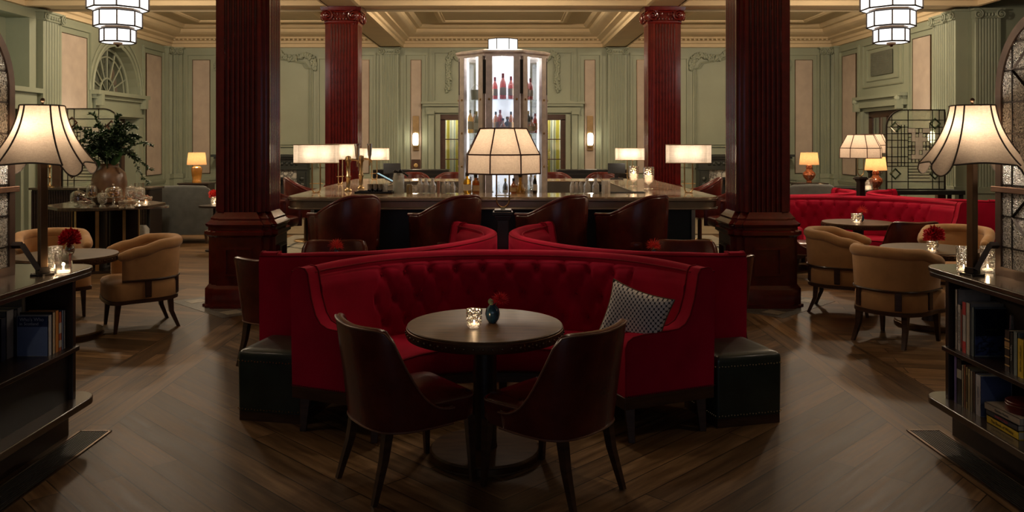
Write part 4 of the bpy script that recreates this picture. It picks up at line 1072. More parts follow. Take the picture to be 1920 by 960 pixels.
for i, (px, nm) in enumerate(((694, 'leftmost'), (704, 'second'), (713.5, 'third'))):
    cup('tumbler', f'dark filled tumbler on the black tray, {nm} of three', 'glass', (X(px, 9.42), 9.42, BH + .008), TUM, glass('smoked_glass', (.10, .07, .05), .2), 'dark tumblers on the tray')
cup('tumbler', 'clear tumbler on the black tray, right of the dark ones', 'glass', (X(722, 9.42), 9.42, BH + .008), TUM, M_cut)
# ice jar with black tap
r = thing('water_dispenser', 'tall frosted glass dispenser with black tap on top, on the bar', 'glass dispenser', (X(747.5, 9.5), 9.5, BH))
MB().lathe([(.001, 0), (.062, 0), (.066, .01), (.066, .17), (.058, .21), (.05, .225)], 24, cap=False).build('jar', glass('frosted_jar', (.8, .82, .78), .2, .25, .5, 60, body=(.35, (.6, .6, .52))), r)
mb = MB(); mb.lathe([(.02, .2), (.02, .235), (.001, .24)], 12); mb.ball((-.035, 0, .245), (.03, .02, .018), 8, 6); mb.ball((.02, 0, .25), .022, 8, 6); mb.tube([(.0, 0, .245), (.07, -.01, .22), (.11, -.01, .19)], .011, 8); mb.build('black_tap', M_black, r)
MB().tube([(.09, -.01, .20), (.13, -.01, .13), (.17, -.01, .06)], .0025, 6).build('straw', M_chrome, r)
# swing-top carafes and mugs
def carafe_prof(s=1): return [(.001, .003), (.036, .003), (.040, .02), (.040, .085), (.034, .10), (.018, .125), (.016, .15), (.022, .165), (.019, .165), (.013, .15), (.015, .127), (.030, .10), (.036, .085), (.036, .012), (.001, .012)]
cf = cup('glass_carafe', 'small glass carafe on the bar, leftmost of three by the copper tube', 'carafe', (X(788, 9.4), 9.4, BH), carafe_prof(), M_cut, 'glass carafes on the bar')
cf.scale = (1.0, 1.0, 1.05)
for px, lb in ((798.5, 'small glass carafe on the bar, middle one of three'), (811, 'small glass carafe on the bar, rightmost, beside the copper tube'), (1101, 'small glass carafe on the right of the bar, left of a pair'), (1117, 'small glass carafe on the right of the bar, right of a pair')):
    dup(cf, (X(px, 9.4), 9.4, BH), 0, lb)
ck = cup('cork_jar', 'small jar with cork-coloured contents left of the carafes', 'jar', (X(768, 9.4), 9.4, BH), [(.001, 0), (.035, 0), (.038, .07), (.03, .10), (.001, .10)], glass('corky', (.7, .6, .4), .12, body=(.5, (.45, .33, .16))))
r = thing('tumbler', 'cut glass tumbler between the jar and the carafes', 'glass', (X(778, 9.32), 9.32, BH)); MB().lathe(TUM, 20, cap=False).build('bowl', M_cut, r, smooth=50)
MB().lathe([(.001, 0), (.016, 0), (.016, .14), (.001, .14)], 14).build('copper_tube', metal('copper', (.7, .35, .22), .3)); o = bpy.data.objects['copper_tube']; o.location = (X(822, 9.4), 9.4, BH); tag(o, 'upright copper tube on the bar right of the carafes', 'jigger')
def mug(loc, label, group, first=[None]):
    if first[0]: return dup(first[0], loc, 0, label, group)
    r = cup('glass_mug', label, 'glass mug', loc, [(.001, .003), (.024, .003), (.028, .03), (.028, .09), (.016, .105), (.014, .13), (.017, .135), (.013, .13), (.025, .09), (.025, .012), (.001, .012)], M_cut, group)
    MB().tube([(.026 + .022 * math.sin(PI * k / 8), 0, .03 + .05 * k / 8) for k in range(9)], .004, 6).build('handle', M_cut, r); first[0] = r; return r
for i, px in enumerate((832.5, 840.5, 849)): mug((X(px, 9.38), 9.38, BH), f'glass mug with handle left of the tower, {ORD[i]} of three', 'glass mugs left of the tower')
for i, px in enumerate((1073, 1081, 1089)): mug((X(px, 9.38), 9.38, BH), f'glass mug with handle right of the tower, {ORD[i]} of three', 'glass mugs right of the tower')
r = thing('mixing_jug', 'square cut mixing jug with rods, right of the carafe pair', 'jug', (X(1136, 9.4), 9.4, BH))
MB().lathe([(.001, 0), (.05, 0), (.052, .14), (.048, .14), (.045, .01), (.001, .01)], 8, cap=False, ph=PI / 8).build('jug_body', M_cut, r, smooth=20)
for a, b in (((-.02, 0, .02), (-.05, 0, .21)), ((.01, 0, .02), (-.10, 0, .24))): MB().tube([a, b], .003, 6).build('stirrer', M_chrome, r)
r = thing('bar_mat', 'long dark rubber bar mat near the right mixing jug', 'bar mat', (X(1175, 9.5), 9.5, BH))
mb = MB(); mb.b2(-.2, .2, -.09, .09, 0, .006)
for i in range(20): mb.b2(-.19 + i * .02, -.182 + i * .02, -.085, .085, .006, .011)
mb.build('rubber', M_black, r, smooth=0)
r = thing('bar_spoon_rest', 'small black bar caddy behind the right carafes', 'bar caddy', (X(1128, 9.75), 9.75, BH))
mb = MB(); mb.b2(-.08, .08, -.05, .05, 0, .01).b2(-.08, .08, -.05, -.045, 0, .08).b2(-.08, .08, .045, .05, 0, .08).b2(-.08, -.075, -.05, .05, 0, .08).b2(.075, .08, -.05, .05, 0, .08).b2(-.003, .003, -.05, .05, 0, .08); mb.build('caddy_body', M_black, r, smooth=0)
# hurricane candle glasses
def hurricane(loc, label, sc=1):
    r = thing('hurricane_candle_glass', label, 'candle holder', loc, 0, 'stemmed candle glasses on the bar'); r.scale = (sc,) * 3
    MB().lathe([(.06, 0), (.055, .006), (.012, .012), (.008, .05), (.02, .06), (.055, .085), (.07, .13), (.072, .2), (.068, .27), (.066, .27), (.069, .2), (.067, .13), (.05, .092), (.001, .07)], 24, cap=False).build('glass_bowl', glass('ribbed_glass', (.92, .88, .82), .2, .05, .6, 50), r, smooth=60)
    MB().lathe([(.001, .085), (.04, .085), (.045, .10), (.045, .17), (.001, .165)], 18).build('candle', M_wax, r)
    MB().lathe([(.001, .165), (.008, .18), (.005, .195), (.001, .21)], 8).build('flame', M_flame, r)
    bulb((0, 0, .2), .5, r, (1, .65, .35), .01); return r
h0 = hurricane((X(1188, 10.9), 10.9, BH), 'stemmed glass with lit candle on the bar, left of the pair', .98)
dup(h0, (X(1216, 10.3), 10.3, BH), 0, 'stemmed glass with lit candle on the bar, right of the pair', scale=1.0)
# till screens on the far counter
def till(loc, rz, label):
    r = thing('till_screen', label, 'till', loc, rz)
    mb = MB(); mb.box(0, 0, .17, .27, .025, .16, rx=R(-12)); mb.build('screen', M_black, r, smooth=0, bevel=.006)
    mb = MB(); mb.b2(-.10, .10, -.1, .08, 0, .02); mb.b2(-.03, .03, 0, .04, .02, .15); mb.build('stand', M_black, r, smooth=0)
    return r
till((X(735, 12.85), 12.85, BH), R(15), 'black till screen on the bar beside the far left lamp')
till((X(1156, 12.85), 12.85, BH), R(-6), 'black till screen on the bar beside the far right lamp')
r = thing('tablet', 'tilted tablet with lit blue edge on the far left of the bar', 'tablet', (X(722, 11.6), 11.6, BH))
MB().box(0, 0, .08, .26, .18, .012, ry=R(28)).build('case', M_black, r, smooth=0); MB().box(.003, 0, .088, .24, .16, .003, ry=R(28)).build('screen', glow('blue_screen', (.25, .55, .8), .22), r, smooth=0)
# low dark service boxes behind the far counter
for sx, nm in ((-1, 'left'), (1, 'right')):
    r = thing('service_cabinet', f'black service cabinet behind the bar, {nm} of the tower', 'cabinet', (sx * 1.75, 15.9, .03))
    MB().b2(-.72, .72, -.2, .2, 0, 1.18).build('body', M_black, r, smooth=0, bevel=.01)
    for s in (-.36, .36): MB().b2(s - .33, s + .33, -.215, -.2, .1, 1.1).build('door', plain('black_door', (.02, .02, .018), .3), r, smooth=0, bevel=.005)

# ================================================================== SEATING
def face(fx, fy): return math.atan2(-fx, fy)
def leg_mb(top, bot, wt, wb, mid=None, z=None):
    mb = MB(); st = [(top, wt)] + ([mid] if mid else []) + [(bot, wb)]
    rings = []
    for (p, w_) in st: rings.append([(p[0] + sx * w_ / 2, p[1] + sy * w_ / 2, p[2]) for sx, sy in ((-1, -1), (1, -1), (1, 1), (-1, 1))])
    mb.loft(rings); return mb
def lerp_tab(tab):
    def f(u):
        u = min(u, 1 - u)
        for (a, x), (b, y) in zip(tab, tab[1:]):
            if u <= b:
                t = (u - a) / (b - a); t = t * t * (3 - 2 * t); return x + (y - x) * t
        return tab[-1][1]
    return f
def dining_chair(name, label, cat, loc, rz, mat, pipe, group):
    r = thing(name, label, cat, loc, rz, group)
    path = [p for p in cr([(-.275, .12, 0), (-.278, -.02, 0), (-.262, -.14, 0), (-.21, -.225, 0), (-.11, -.262, 0), (0, -.27, 0), (.11, -.262, 0), (.21, -.225, 0), (.262, -.14, 0), (.278, -.02, 0), (.275, .12, 0)], 6)]
    def zt(u):
        u = min(u, 1 - u)
        if u < .285: return .43 + .40 * (u / .285) ** 2.5
        q = min(1, (u - .285) / .035); return .83 + .024 * math.sin(q * PI / 2) - .008 * max(0, (u - .36) / .14)
    mb = MB(); pts, nn = shell(mb, path, lambda u: .335, zt, .045, lean=.13); bk = mb.build('backrest', mat, r, smooth=50)
    mb = MB(); P = []
    for i, (p, n) in enumerate(zip(pts, nn)):
        u = i / 40; z = zt(u) - .012; o = -.13 * (z - .335); P.append((p.x + n.x * o, p.y + n.y * o, z))
    mb.tube(P, .0055, 6)
    mb.tube([(p.x - n.x * .002, p.y - n.y * .002, .338) for p, n in zip(pts, nn)], .0055, 6)
    mb.build('piping', pipe, bk)
    mb = MB()
    base = rrect(-.25, .25, -.22, .285, .07, 5)
    def sc(k, dy=0): return [(x * k, (y - .03) * k + .03) for x, y in base]
    mb.loft([[(x, y, .33) for x, y in sc(.97)], [(x, y, .35) for x, y in sc(1.0)], [(x, y, .435) for x, y in sc(1.0)], [(x, y, .455) for x, y in sc(.97)], [(x, y, .468) for x, y in sc(.88)], [(x, y, .478) for x, y in sc(.6)], [(x, y, .48) for x, y in sc(.2)]])
    st = mb.build('seat', mat, r, smooth=60)
    mb = MB(); mb.tube([(x, y, .444) for x, y in sc(.995)], .005, 6, closed=True); mb.build('seat_piping', pipe, st)
    for s in (-1, 1):
        leg_mb((s * .225, .245, .345), (s * .235, .262, 0), .045, .026).build('leg', M_legwood, r, smooth=0, bevel=.003)
        leg_mb((s * .185, -.20, .345), (s * .205, -.285, 0), .045, .026, ((s * .19, -.225, .20), .038)).build('leg', M_legwood, r, smooth=20)
    return r
def round_table(loc, label, rad=.432, H=.735, group=None, baser=.30):
    r = thing('round_table', label, 'table', loc, 0, group)
    MB().lathe([(.001, H - .03), (rad - .004, H - .03), (rad, H - .026), (rad, H - .004), (rad - .004, H), (.001, H)], 72).build('tabletop', M_tablewood, r, smooth=30)
    mb = MB(); mb.lathe([(rad - .03, H - .062), (rad + .002, H - .062), (rad + .004, H - .058), (rad + .004, H - .014), (rad + .001, H - .012)], 72, cap=False)
    for k in range(56):
        a = 2 * PI * k / 56; mb.ball(((rad + .005) * math.cos(a), (rad + .005) * math.sin(a), H - .036), (.0065,) * 3, 6, 5)
        a += PI / 56; mb.ball(((rad + .005) * math.cos(a), (rad + .005) * math.sin(a), H - .028), (.0035,) * 3, 5, 4); mb.ball(((rad + .005) * math.cos(a), (rad + .005) * math.sin(a), H - .046), (.0035,) * 3, 5, 4)
    mb.build('studded_rim', M_bronze, r)
    MB().lathe([(.07, .05), (.065, .08), (.065, H - .10), (.16, H - .06), (.001, H - .06)], 32).build('column', M_darkwood, r)
    MB().lathe([(.001, 0), (baser, 0), (baser + .004, .006), (baser + .004, .046), (baser - .004, .055), (.001, .055)], 56).build('base', M_tablewood, r, smooth=30)
    mb = MB(); mb.lathe([(baser + .004, .012), (baser + .008, .014), (baser + .008, .042), (baser + .004, .044)], 56, cap=False); mb.build('base_band', M_bronze, r)
    return r

SOFA_OUT = [(1.275, -1.20, 0), (1.16, -.955, 0), (.88, -.60, 0), (.50, -.385, 0), (0, -.315, 0), (-.50, -.385, 0), (-.88, -.60, 0), (-1.16, -.955, 0), (-1.275, -1.20, 0)]
def curved_sofa(loc, rz, label, group):
    r = thing('curved_sofa', label, 'sofa', loc, rz, group)
    path = cr(SOFA_OUT, 8)
    mb = MB(); pts, nn = shell(mb, path, lambda u: .27, lambda u: .985 - .012 * (1 - min(1, min(u, 1 - u) * 8)), .095, rnd=False, lean=.02); mb.build('backrest', M_velvet, r, smooth=60)
    fine, L = resample([Vector((p.x, p.y)) for p in path], 201); fn = normals2(fine)
    def dim(s, z):
        """depth of the buttoned quilting at arc length s and height z"""
        if s < .62 or s > L - .62: return 0.0
        d = 0.0
        for row, zz in enumerate((.86, .70, .55)):
            sp = .20; off = .10 if row % 2 else 0
            k = round((s - .62 - off) / sp); sc_ = .62 + off + k * sp
            d = max(d, .040 * math.exp(-((s - sc_) ** 2 + (z - zz) ** 2) / .0012))
        for row in (0, 1):
            za, zb = (.86, .70) if row == 0 else (.70, .55)
            if zb <= z <= za:
                t = (za - z) / (za - zb); sp = .20
                o0 = 0 if row == 0 else .10
                for sg in (-1, 1):
                    oo = o0 + sg * .10 * t; k = round((s - .62 - oo) / sp); sc_ = .62 + oo + k * sp
                    d = max(d, .010 * math.exp(-((s - sc_) ** 2) / .0005))
        if z > .86:
            k = round((s - .62) / .20); d = max(d, .012 * math.exp(-((s - .62 - k * .20) ** 2) / .0004))
        return d
    rings = []
    for i, (p, n) in enumerate(zip(fine, fn)):
        s = L * i / 200
        if s < .11 or s > L - .11: continue
        prof = [(.06, .40)]
        for k in range(19):
            z = .42 + .50 * k / 18; bulge = .165 - .03 * (z - .42) / .5 - (.03 if k in (0,) else 0) - (.045 if k == 18 else 0) - (.015 if k == 17 else 0)
            prof.append((bulge - dim(s, z), z))
        prof.append((.06, .93))
        rings.append([(p.x + n.x * o, p.y + n.y * o, z) for o, z in prof])
    mb = MB(); mb.loft(rings, True, True)
    for row, zz in enumerate((.86, .70, .55)):
        off = .10 if row % 2 else 0; s = .62 + off
        while s < L - .62:
            i = min(200, int(round(s / L * 200))); p, n = fine[i], fn[i]; o = .165 - .03 * (zz - .42) / .5 - .034
            mb.ball((p.x + n.x * o, p.y + n.y * o, zz), .011, 8, 6); s += .20
    mb.build('buttoned_back_pad', M_velvet, r, smooth=60)
    rings = []
    for i, (p, n) in enumerate(zip(fine, fn)):
        s = L * i / 200
        if s < .10 or s > L - .10: continue
        prof = [(.10, .27), (.57, .27), (.585, .285), (.59, .40), (.58, .43), (.54, .447), (.40, .46), (.20, .458), (.10, .45)]
        rings.append([(p.x + n.x * o, p.y + n.y * o, z) for o, z in prof])
    mb = MB(); mb.loft(rings, True, True); mb.build('seat', M_velvet, r, smooth=50)
    mb = MB(); mb.tube([(p.x + n.x * .588, p.y + n.y * .588, .425) for p, n in zip(fine[8:-8], fn[8:-8])], .006, 6)
    mb.tube([(p.x - n.x * .004, p.y - n.y * .004, .962) for p, n in zip(fine, fn)], .005, 6)
    mb.tube([(p.x + n.x * .105, p.y + n.y * .105, .952) for p, n in zip(fine[5:-5], fn[5:-5])], .006, 6)
    mb.build('piping', M_velvet_d, r)
    rings = []
    for i, (p, n) in enumerate(zip(fine, fn)):
        if i % 4: continue
        rings.append([(p.x + n.x * o, p.y + n.y * o, z) for o, z in ((.0, .21), (.60, .21), (.60, .27), (.0, .27))])
    mb = MB(); mb.loft(rings, True, True); wr = mb.build('wooden_rail', M_legwood, r, smooth=30)
    mb = MB()
    for i in range(0, 201):
        for q in (0, .5):
            if i + q > 200: continue
            p, n = fine[i], fn[i]; mb.ball((p.x + n.x * .601 + q * .01, p.y + n.y * .601, .276), .0038, 5, 4); mb.ball((p.x - n.x * .003, p.y - n.y * .003, .276), .0038, 5, 4)
    mb.build('nail_trim', M_bronze, wr)
    prof = [(0, .27), (0, .955), (.012, .98), (.04, .987), (.085, .982), (.105, .955), (.115, .90), (.135, .80), (.165, .71), (.20, .66), (.25, .635), (.33, .628), (.50, .622), (.57, .612), (.605, .59), (.62, .555), (.62, .27)]
    for e, sg in ((0, 1), (-1, -1)):
        p, n = fine[e], fn[e]; t = (fine[0] - fine[1]).normalized() if e == 0 else (fine[-1] - fine[-2]).normalized()
        Mx = Matrix(((n.x, -t.x, 0, p.x), (n.y, -t.y, 0, p.y), (0, 0, 1, 0), (0, 0, 0, 1)))
        am = MB(Mx).poly_holes(prof, [], .125).build('arm', M_velvet, r, smooth=50, bevel=.022, seg=3)
        mb = MB(Mx)
        for y in (.006, .119):
            mb.tube([(x * .985 + .003, y, z) for x, z in prof[1:]], .006, 6)
        mb.build('arm_piping', M_velvet_d, am)
        mb = MB(Mx); mb.b2(0, .625, -.002, .125, .20, .272); mb.build('arm_rail', M_legwood, am, smooth=0, bevel=.004)
        mb = MB(Mx)
        for i in range(42): mb.ball((.01 + i * .0148, -.004, .279), .004, 5, 4)
        mb.build('arm_nail_trim', M_bronze, am)
        for s_ in (.06, .56):
            q = Mx @ Vector((s_, .06, 0)); leg_mb((q.x, q.y, .22), (q.x - t.x * -.03, q.y - t.y * -.03, 0), .062, .038).build('leg', M_legwood, r, smooth=0, bevel=.003)
    for i in (60, 100, 140):
        p, n = fine[i], fn[i]
        for o in (.08, .50): leg_mb((p.x + n.x * o, p.y + n.y * o, .22), (p.x + n.x * o, p.y + n.y * o, 0), .055, .038).build('leg', M_legwood, r, smooth=0)
    return r
def rot2(p, a): return (p[0] * math.cos(a) - p[1] * math.sin(a), p[0] * math.sin(a) + p[1] * math.cos(a))
C1 = (0.0, 6.20)
sofa = curved_sofa((C1[0], C1[1], 0), 0, 'front curved red velvet sofa behind the round table with candle', 'red curved sofas round the middle lamp')
dup(sofa, None, R(-120), 'left rear red velvet sofa backing onto the front one, beyond the left ottoman')
dup(sofa, None, R(120), 'right rear red velvet sofa backing onto the front one, beyond the right ottoman')
# second group of three at the right
C2 = (5.15, 11.9); A2 = R(-25)
dup(sofa, (C2[0], C2[1], 0), A2, 'distant curved red velvet sofa right of the right front column', 'red curved sofas round the far right lamp')
dup(sofa, (C2[0], C2[1], 0), A2 + R(-120), 'distant red sofa behind the left end of the far sofa group', 'red curved sofas round the far right lamp')
dup(sofa, (C2[0], C2[1], 0), A2 + R(120), 'distant red sofa end seen at the far right behind the shaded lamp pole', 'red curved sofas round the far right lamp')

def cluster_lamp(loc, rz, label):
    r = thing('octagonal_shade_lamp', label, 'lamp', loc, rz, 'octagonal shaded sofa lamps')
    mb = MB()
    for w_, z0, z1 in ((.085, 0, 1.165), (.10, 1.165, 1.18), (.115, 1.18, 1.20), (.15, 1.20, 1.225), (.13, 1.225, 1.24)): mb.b2(-w_ / 2, w_ / 2, -w_ / 2, w_ / 2, z0, z1)
    mb.build('post', M_iron, r, smooth=0, bevel=.004)
    g = .048; z0 = 1.27
    pts = [(-g, 0, 1.56)] + [(-g, 0, 1.34)] + [(-g * math.cos(a), 0, 1.31 - .055 * math.sin(a)) for a in [PI * k / 8 for k in range(0, 9)]] + [(g, 0, 1.34), (g, 0, 1.56)]
    MB().tube(pts, .006, 8).build('stand', M_brass, r)
    mb = MB(); mb.box(0, 0, 1.345, .12, .012, .008); mb.box(0, 0, 1.245, .03, .03, .02); mb.tube([(-g, 0, 1.56), (g, 0, 1.56)], .006, 6); mb.build('crossbar', M_brass, r, smooth=0)
    q = PI / 8 + R(4)
    tiers = [(.292, 1.512), (.288, 1.652), (.185, 1.845)]
    mb = MB(); mb.loft([octa(a, z, ph=q) for a, z in tiers], False); ls = mb.build('lamp_shade', M_shade, r, smooth=0)
    mb = MB()
    for a, z in tiers: mb.tube(octa(a, z, ph=q), .006, 6, closed=True)
    for k in range(8): mb.tube([octa(a, z, ph=q)[k] for a, z in tiers], .0055, 6)
    mb.build('shade_trim', M_shade_trim, ls)
    bulb((0, 0, 1.70), SHADE_W, r)
    return r
cl = cluster_lamp((C1[0], C1[1], 0), 0, 'lamp with octagonal linen shade on a post in the middle of the red sofas')
dup(cl, (C2[0] - .0, C2[1], 0), R(12), 'octagonal shaded lamp on a post above the far right red sofas')

# dark ottomans between the sofa ends
def ottoman(loc, rz, label):
    r = thing('leather_ottoman', label, 'ottoman', loc, rz, 'dark studded cube ottomans')
    b_ = rrect(-.225, .225, -.225, .225, .02, 3)
    def k(s): return [(x * s, y * s) for x, y in b_]
    MB().loft([[(x, y, .06) for x, y in k(.985)], [(x, y, .40) for x, y in k(1.0)], [(x, y, .425) for x, y in k(.985)], [(x, y, .438) for x, y in k(.93)], [(x, y, .447) for x, y in k(.7)], [(x, y, .45) for x, y in k(.3)]]).build('leather_cover', M_green_leather, r, smooth=60)
    MB().b2(-.215, .215, -.215, .215, 0, .06).build('plinth', M_legwood, r, smooth=0)
    mb = MB()
    for z in (.375, .075):
        for i in range(21):
            t = -.21 + .42 * i / 20
            for sg in (-1, 1): mb.ball((t, sg * .227, z + .002 * math.sin(i * 2)), .0045, 5, 4); mb.ball((sg * .227, t, z), .0045, 5, 4)
    mb.build('nail_studs', M_brass, r)
    return r
ot = ottoman((-1.40, 5.36, 0), R(-12), 'dark leather studded ottoman left of the front red sofa')
dup(ot, (1.46, 5.30, 0), R(15), 'dark leather studded ottoman right of the front red sofa')

# patterned cushion
def cushion_mat():
    m, nt, b = _base('dotted_cushion_cloth'); setp(b, rough=0.85)
    v = coords(nt, scale=(1, 1, .78), rot=(0, R(0), 0)); vo = nt.nodes.new('ShaderNodeTexVoronoi'); vo.inputs['Scale'].default_value = 40; vo.inputs['Randomness'].default_value = 0.0; vo.voronoi_dimensions = '2D'
    sp = nt.nodes.new('ShaderNodeSeparateXYZ'); nt.links.new(v, sp.inputs[0]); cb = nt.nodes.new('ShaderNodeCombineXYZ')
    a = math_n(nt, 'ADD', sp.outputs[0], sp.outputs[2]); c = math_n(nt, 'SUBTRACT', sp.outputs[0], sp.outputs[2])
    nt.links.new(a, cb.inputs[0]); nt.links.new(c, cb.inputs[1]); nt.links.new(cb.outputs[0], vo.inputs['Vector'])
    nt.links.new(ramp(nt, vo.outputs['Distance'], [(0.43, (0.70, 0.64, 0.60)), (0.50, (0.028, 0.022, 0.04))]), b.inputs['Base Color'])
    bump(nt, b, vo.outputs['Distance'], .3, .002); return m
def cushion(name, label, loc, size, mat, rz, tilt, roll, group=None):
    r = thing(name, label, 'cushion', loc, rz, group)
    def f(sgn):
        def g(u, v):
            x, z = u * 2 - 1, v * 2 - 1
            pin = 1 - .10 * (1 - x * x) * abs(z) ** 3; pin2 = 1 - .10 * (1 - z * z) * abs(x) ** 3
            t = ((1 - x ** 4) * (1 - z ** 4)) ** .5 * .34
            return (x * size / 2 * pin2, sgn * t * size / 2 - .012 * math.sin(3 * x + 2 * z), z * size / 2 * pin)
        return g
    M_ = Matrix.Translation((0, 0, size * .5)) @ Matrix.Rotation(tilt, 4, 'X') @ Matrix.Rotation(roll, 4, 'Y')
    mb = MB(M_); mb.grid(f(1), 20, 20); mb.grid(f(-1), 20, 20); mb.build('cover', mat, r, smooth=80)
    def e(u, v):
        x, z = u * 2 - 1, v * 2 - 1; return f(1)(u, v)
    ed = [e(i / 20, 0) for i in range(21)] + [e(1, i / 20) for i in range(1, 21)] + [e(1 - i / 20, 1) for i in range(1, 21)] + [e(0, 1 - i / 20) for i in range(1, 20)]
    MB(M_).tube(ed, .004, 6, closed=True).build('edge_piping', plain('brown_piping', (.12, .07, .03), .8), r)
    return r
cushion('throw_cushion', 'white and navy dotted square cushion on the right of the front sofa', (.785, 4.96, .475), .395, cushion_mat(), R(-26), R(-10), R(14))

# leather dining chairs
G1 = 'burgundy leather chairs at the front table'
fc = dining_chair('leather_dining_chair', 'burgundy leather chair left of the front round table', 'chair', (-.505, 4.30, 0), face(.415, .295), M_leather, M_leather_pipe, G1)
dup(fc, (.255, 4.20, 0), face(-.36, .32), 'burgundy leather chair right of the front round table')
dup(fc, (-1.50, 7.26, 0), face(.1, -1), 'leather chair back peeking over the left rear sofa behind a red flower', 'burgundy leather chairs beyond the sofas')
dup(fc, (-1.76, 6.62, 0), face(.4, .9), 'leather chair at the left edge of the left rear sofa', 'burgundy leather chairs beyond the sofas')
dup(fc, (1.62, 7.26, 0), face(-.1, -1), 'leather chair back peeking over the right rear sofa behind a red flower', 'burgundy leather chairs beyond the sofas')
dup(fc, (1.66, 6.74, 0), face(-.4, .9), 'leather chair mostly hidden at the right edge of the right rear sofa', 'burgundy leather chairs beyond the sofas')
dup(fc, (3.78, 10.55, 0), face(.8, -.2), 'leather chair seen side on between the right front column and far sofa', 'leather chairs at the far right round table')
dup(fc, (4.62, 9.55, 0), face(-.05, 1), 'leather chair back in front of the far right round table', 'leather chairs at the far right round table')

# round tables
tb = round_table((-.10, 4.60, 0), 'front round wooden table with studded rim, before the red sofa', group='round studded pedestal tables')
dup(tb, (-1.28, 6.80, 0), 0, 'round table hidden behind the left rear sofa')
dup(tb, (1.20, 6.84, 0), 0, 'round table hidden behind the right rear sofa')
dup(tb, (4.47, 10.40, 0), 0, 'round table at the distant red sofa on the right')
dup(tb, (-3.92, 7.42, 0), 0, 'round table among the tan chairs on the left')
dup(tb, (4.05, 7.85, 0), 0, 'round table among the tan chairs on the right')

# tan tub chairs
def tub_chair(loc, rz, label, group):
    r = thing('tub_chair', label, 'armchair', loc, rz, group)
    path = cr([(-.30, .22, 0), (-.315, .05, 0), (-.30, -.12, 0), (-.22, -.26, 0), (-.08, -.32, 0), (.08, -.32, 0), (.22, -.26, 0), (.30, -.12, 0), (.315, .05, 0), (.30, .22, 0)], 6)
    zt = lerp_tab([(0, .70), (.10, .735), (.25, .79), (.5, .80)])
    mb = MB(); pts, nn = shell(mb, path, lambda u: .475, zt, .07, lean=.06); bk = mb.build('backrest', M_tan, r, smooth=60)
    P = []
    for i, (p, n) in enumerate(zip(pts, nn)):
        z = zt(i / 40) + .0; P.append((p.x + n.x * .012, p.y + n.y * .012, z))
    rr = [.052] * 41; rr[0] = rr[-1] = .040
    mb = MB(); mb.tube(P, rr, 12)
    for e in (0, -1): mb.ball(P[e], .041, 12, 8)
    mb.build('rolled_top', M_tan, bk, smooth=60)
    mb = MB(); mb.tube([(p.x - n.x * .004, p.y - n.y * .004, .478) for p, n in zip(pts, nn)], .009, 6); mb.build('lower_wood_trim', M_legwood, bk)
    seat = [(x, y) for x, y in [(-.27, .31), (-.30, .10), (-.295, -.10), (-.22, -.25), (-.08, -.31), (.08, -.31), (.22, -.25), (.295, -.10), (.30, .10), (.27, .31)]]
    seat = [(v.x, v.y) for v in cr([(x, y, 0) for x, y in seat], 4, True)]
    def k(s): return [(x * s, y * s) for x, y in seat]
    MB().loft([[(x, y, .30) for x, y in k(.985)], [(x, y, .31) for x, y in k(1.0)], [(x, y, .43) for x, y in k(1.0)], [(x, y, .455) for x, y in k(.96)], [(x, y, .475) for x, y in k(.8)], [(x, y, .485) for x, y in k(.3)]]).build('seat', M_tan, r, smooth=60)
    MB().loft([[(x, y, .265) for x, y in k(.99)], [(x, y, .268) for x, y in k(1.02)], [(x, y, .298) for x, y in k(1.02)], [(x, y, .302) for x, y in k(.98)]]).build('seat_rail', M_legwood, r, smooth=40)
    for i in (6, 15, 25, 34):
        p, n = pts[i], nn[i]; a = math.atan2(n.y, n.x)
        MB().box(p.x + n.x * .005, p.y + n.y * .005, .40, .02, .055, .17, rz=a).build('bracket', M_legwood, r, smooth=0, bevel=.004)
    for s in (-1, 1):
        leg_mb((s * .245, .245, .27), (s * .25, .27, 0), .05, .028).build('leg', M_legwood, r, smooth=0, bevel=.003)
        leg_mb((s * .205, -.215, .27), (s * .225, -.285, 0), .05, .03, ((s * .208, -.225, .15), .04)).build('leg', M_legwood, r, smooth=20)
    return r
tc = tub_chair((-3.44, 7.86, 0), face(-.435, -.305), 'tan tub chair on the left, seen from behind right of its table', 'tan tub chairs on the left')
dup(tc, (-4.55, 8.35, 0), face(.55, -.8), 'tan tub chair behind the left round table, partly hidden by the lamp pole')
dup(tc, (3.45, 7.28, 0), face(.72, .55), 'nearest tan tub chair on the right, back turned, beside the bookcase', 'tan tub chairs on the right')
dup(tc, (3.50, 8.55, 0), face(.62, -.35), 'tan tub chair on the right nearest the red column', 'tan tub chairs on the right')
dup(tc, (4.80, 8.75, 0), face(-.6, -.8), 'tan tub chair on the right, beyond the round table, facing the camera', 'tan tub chairs on the right')

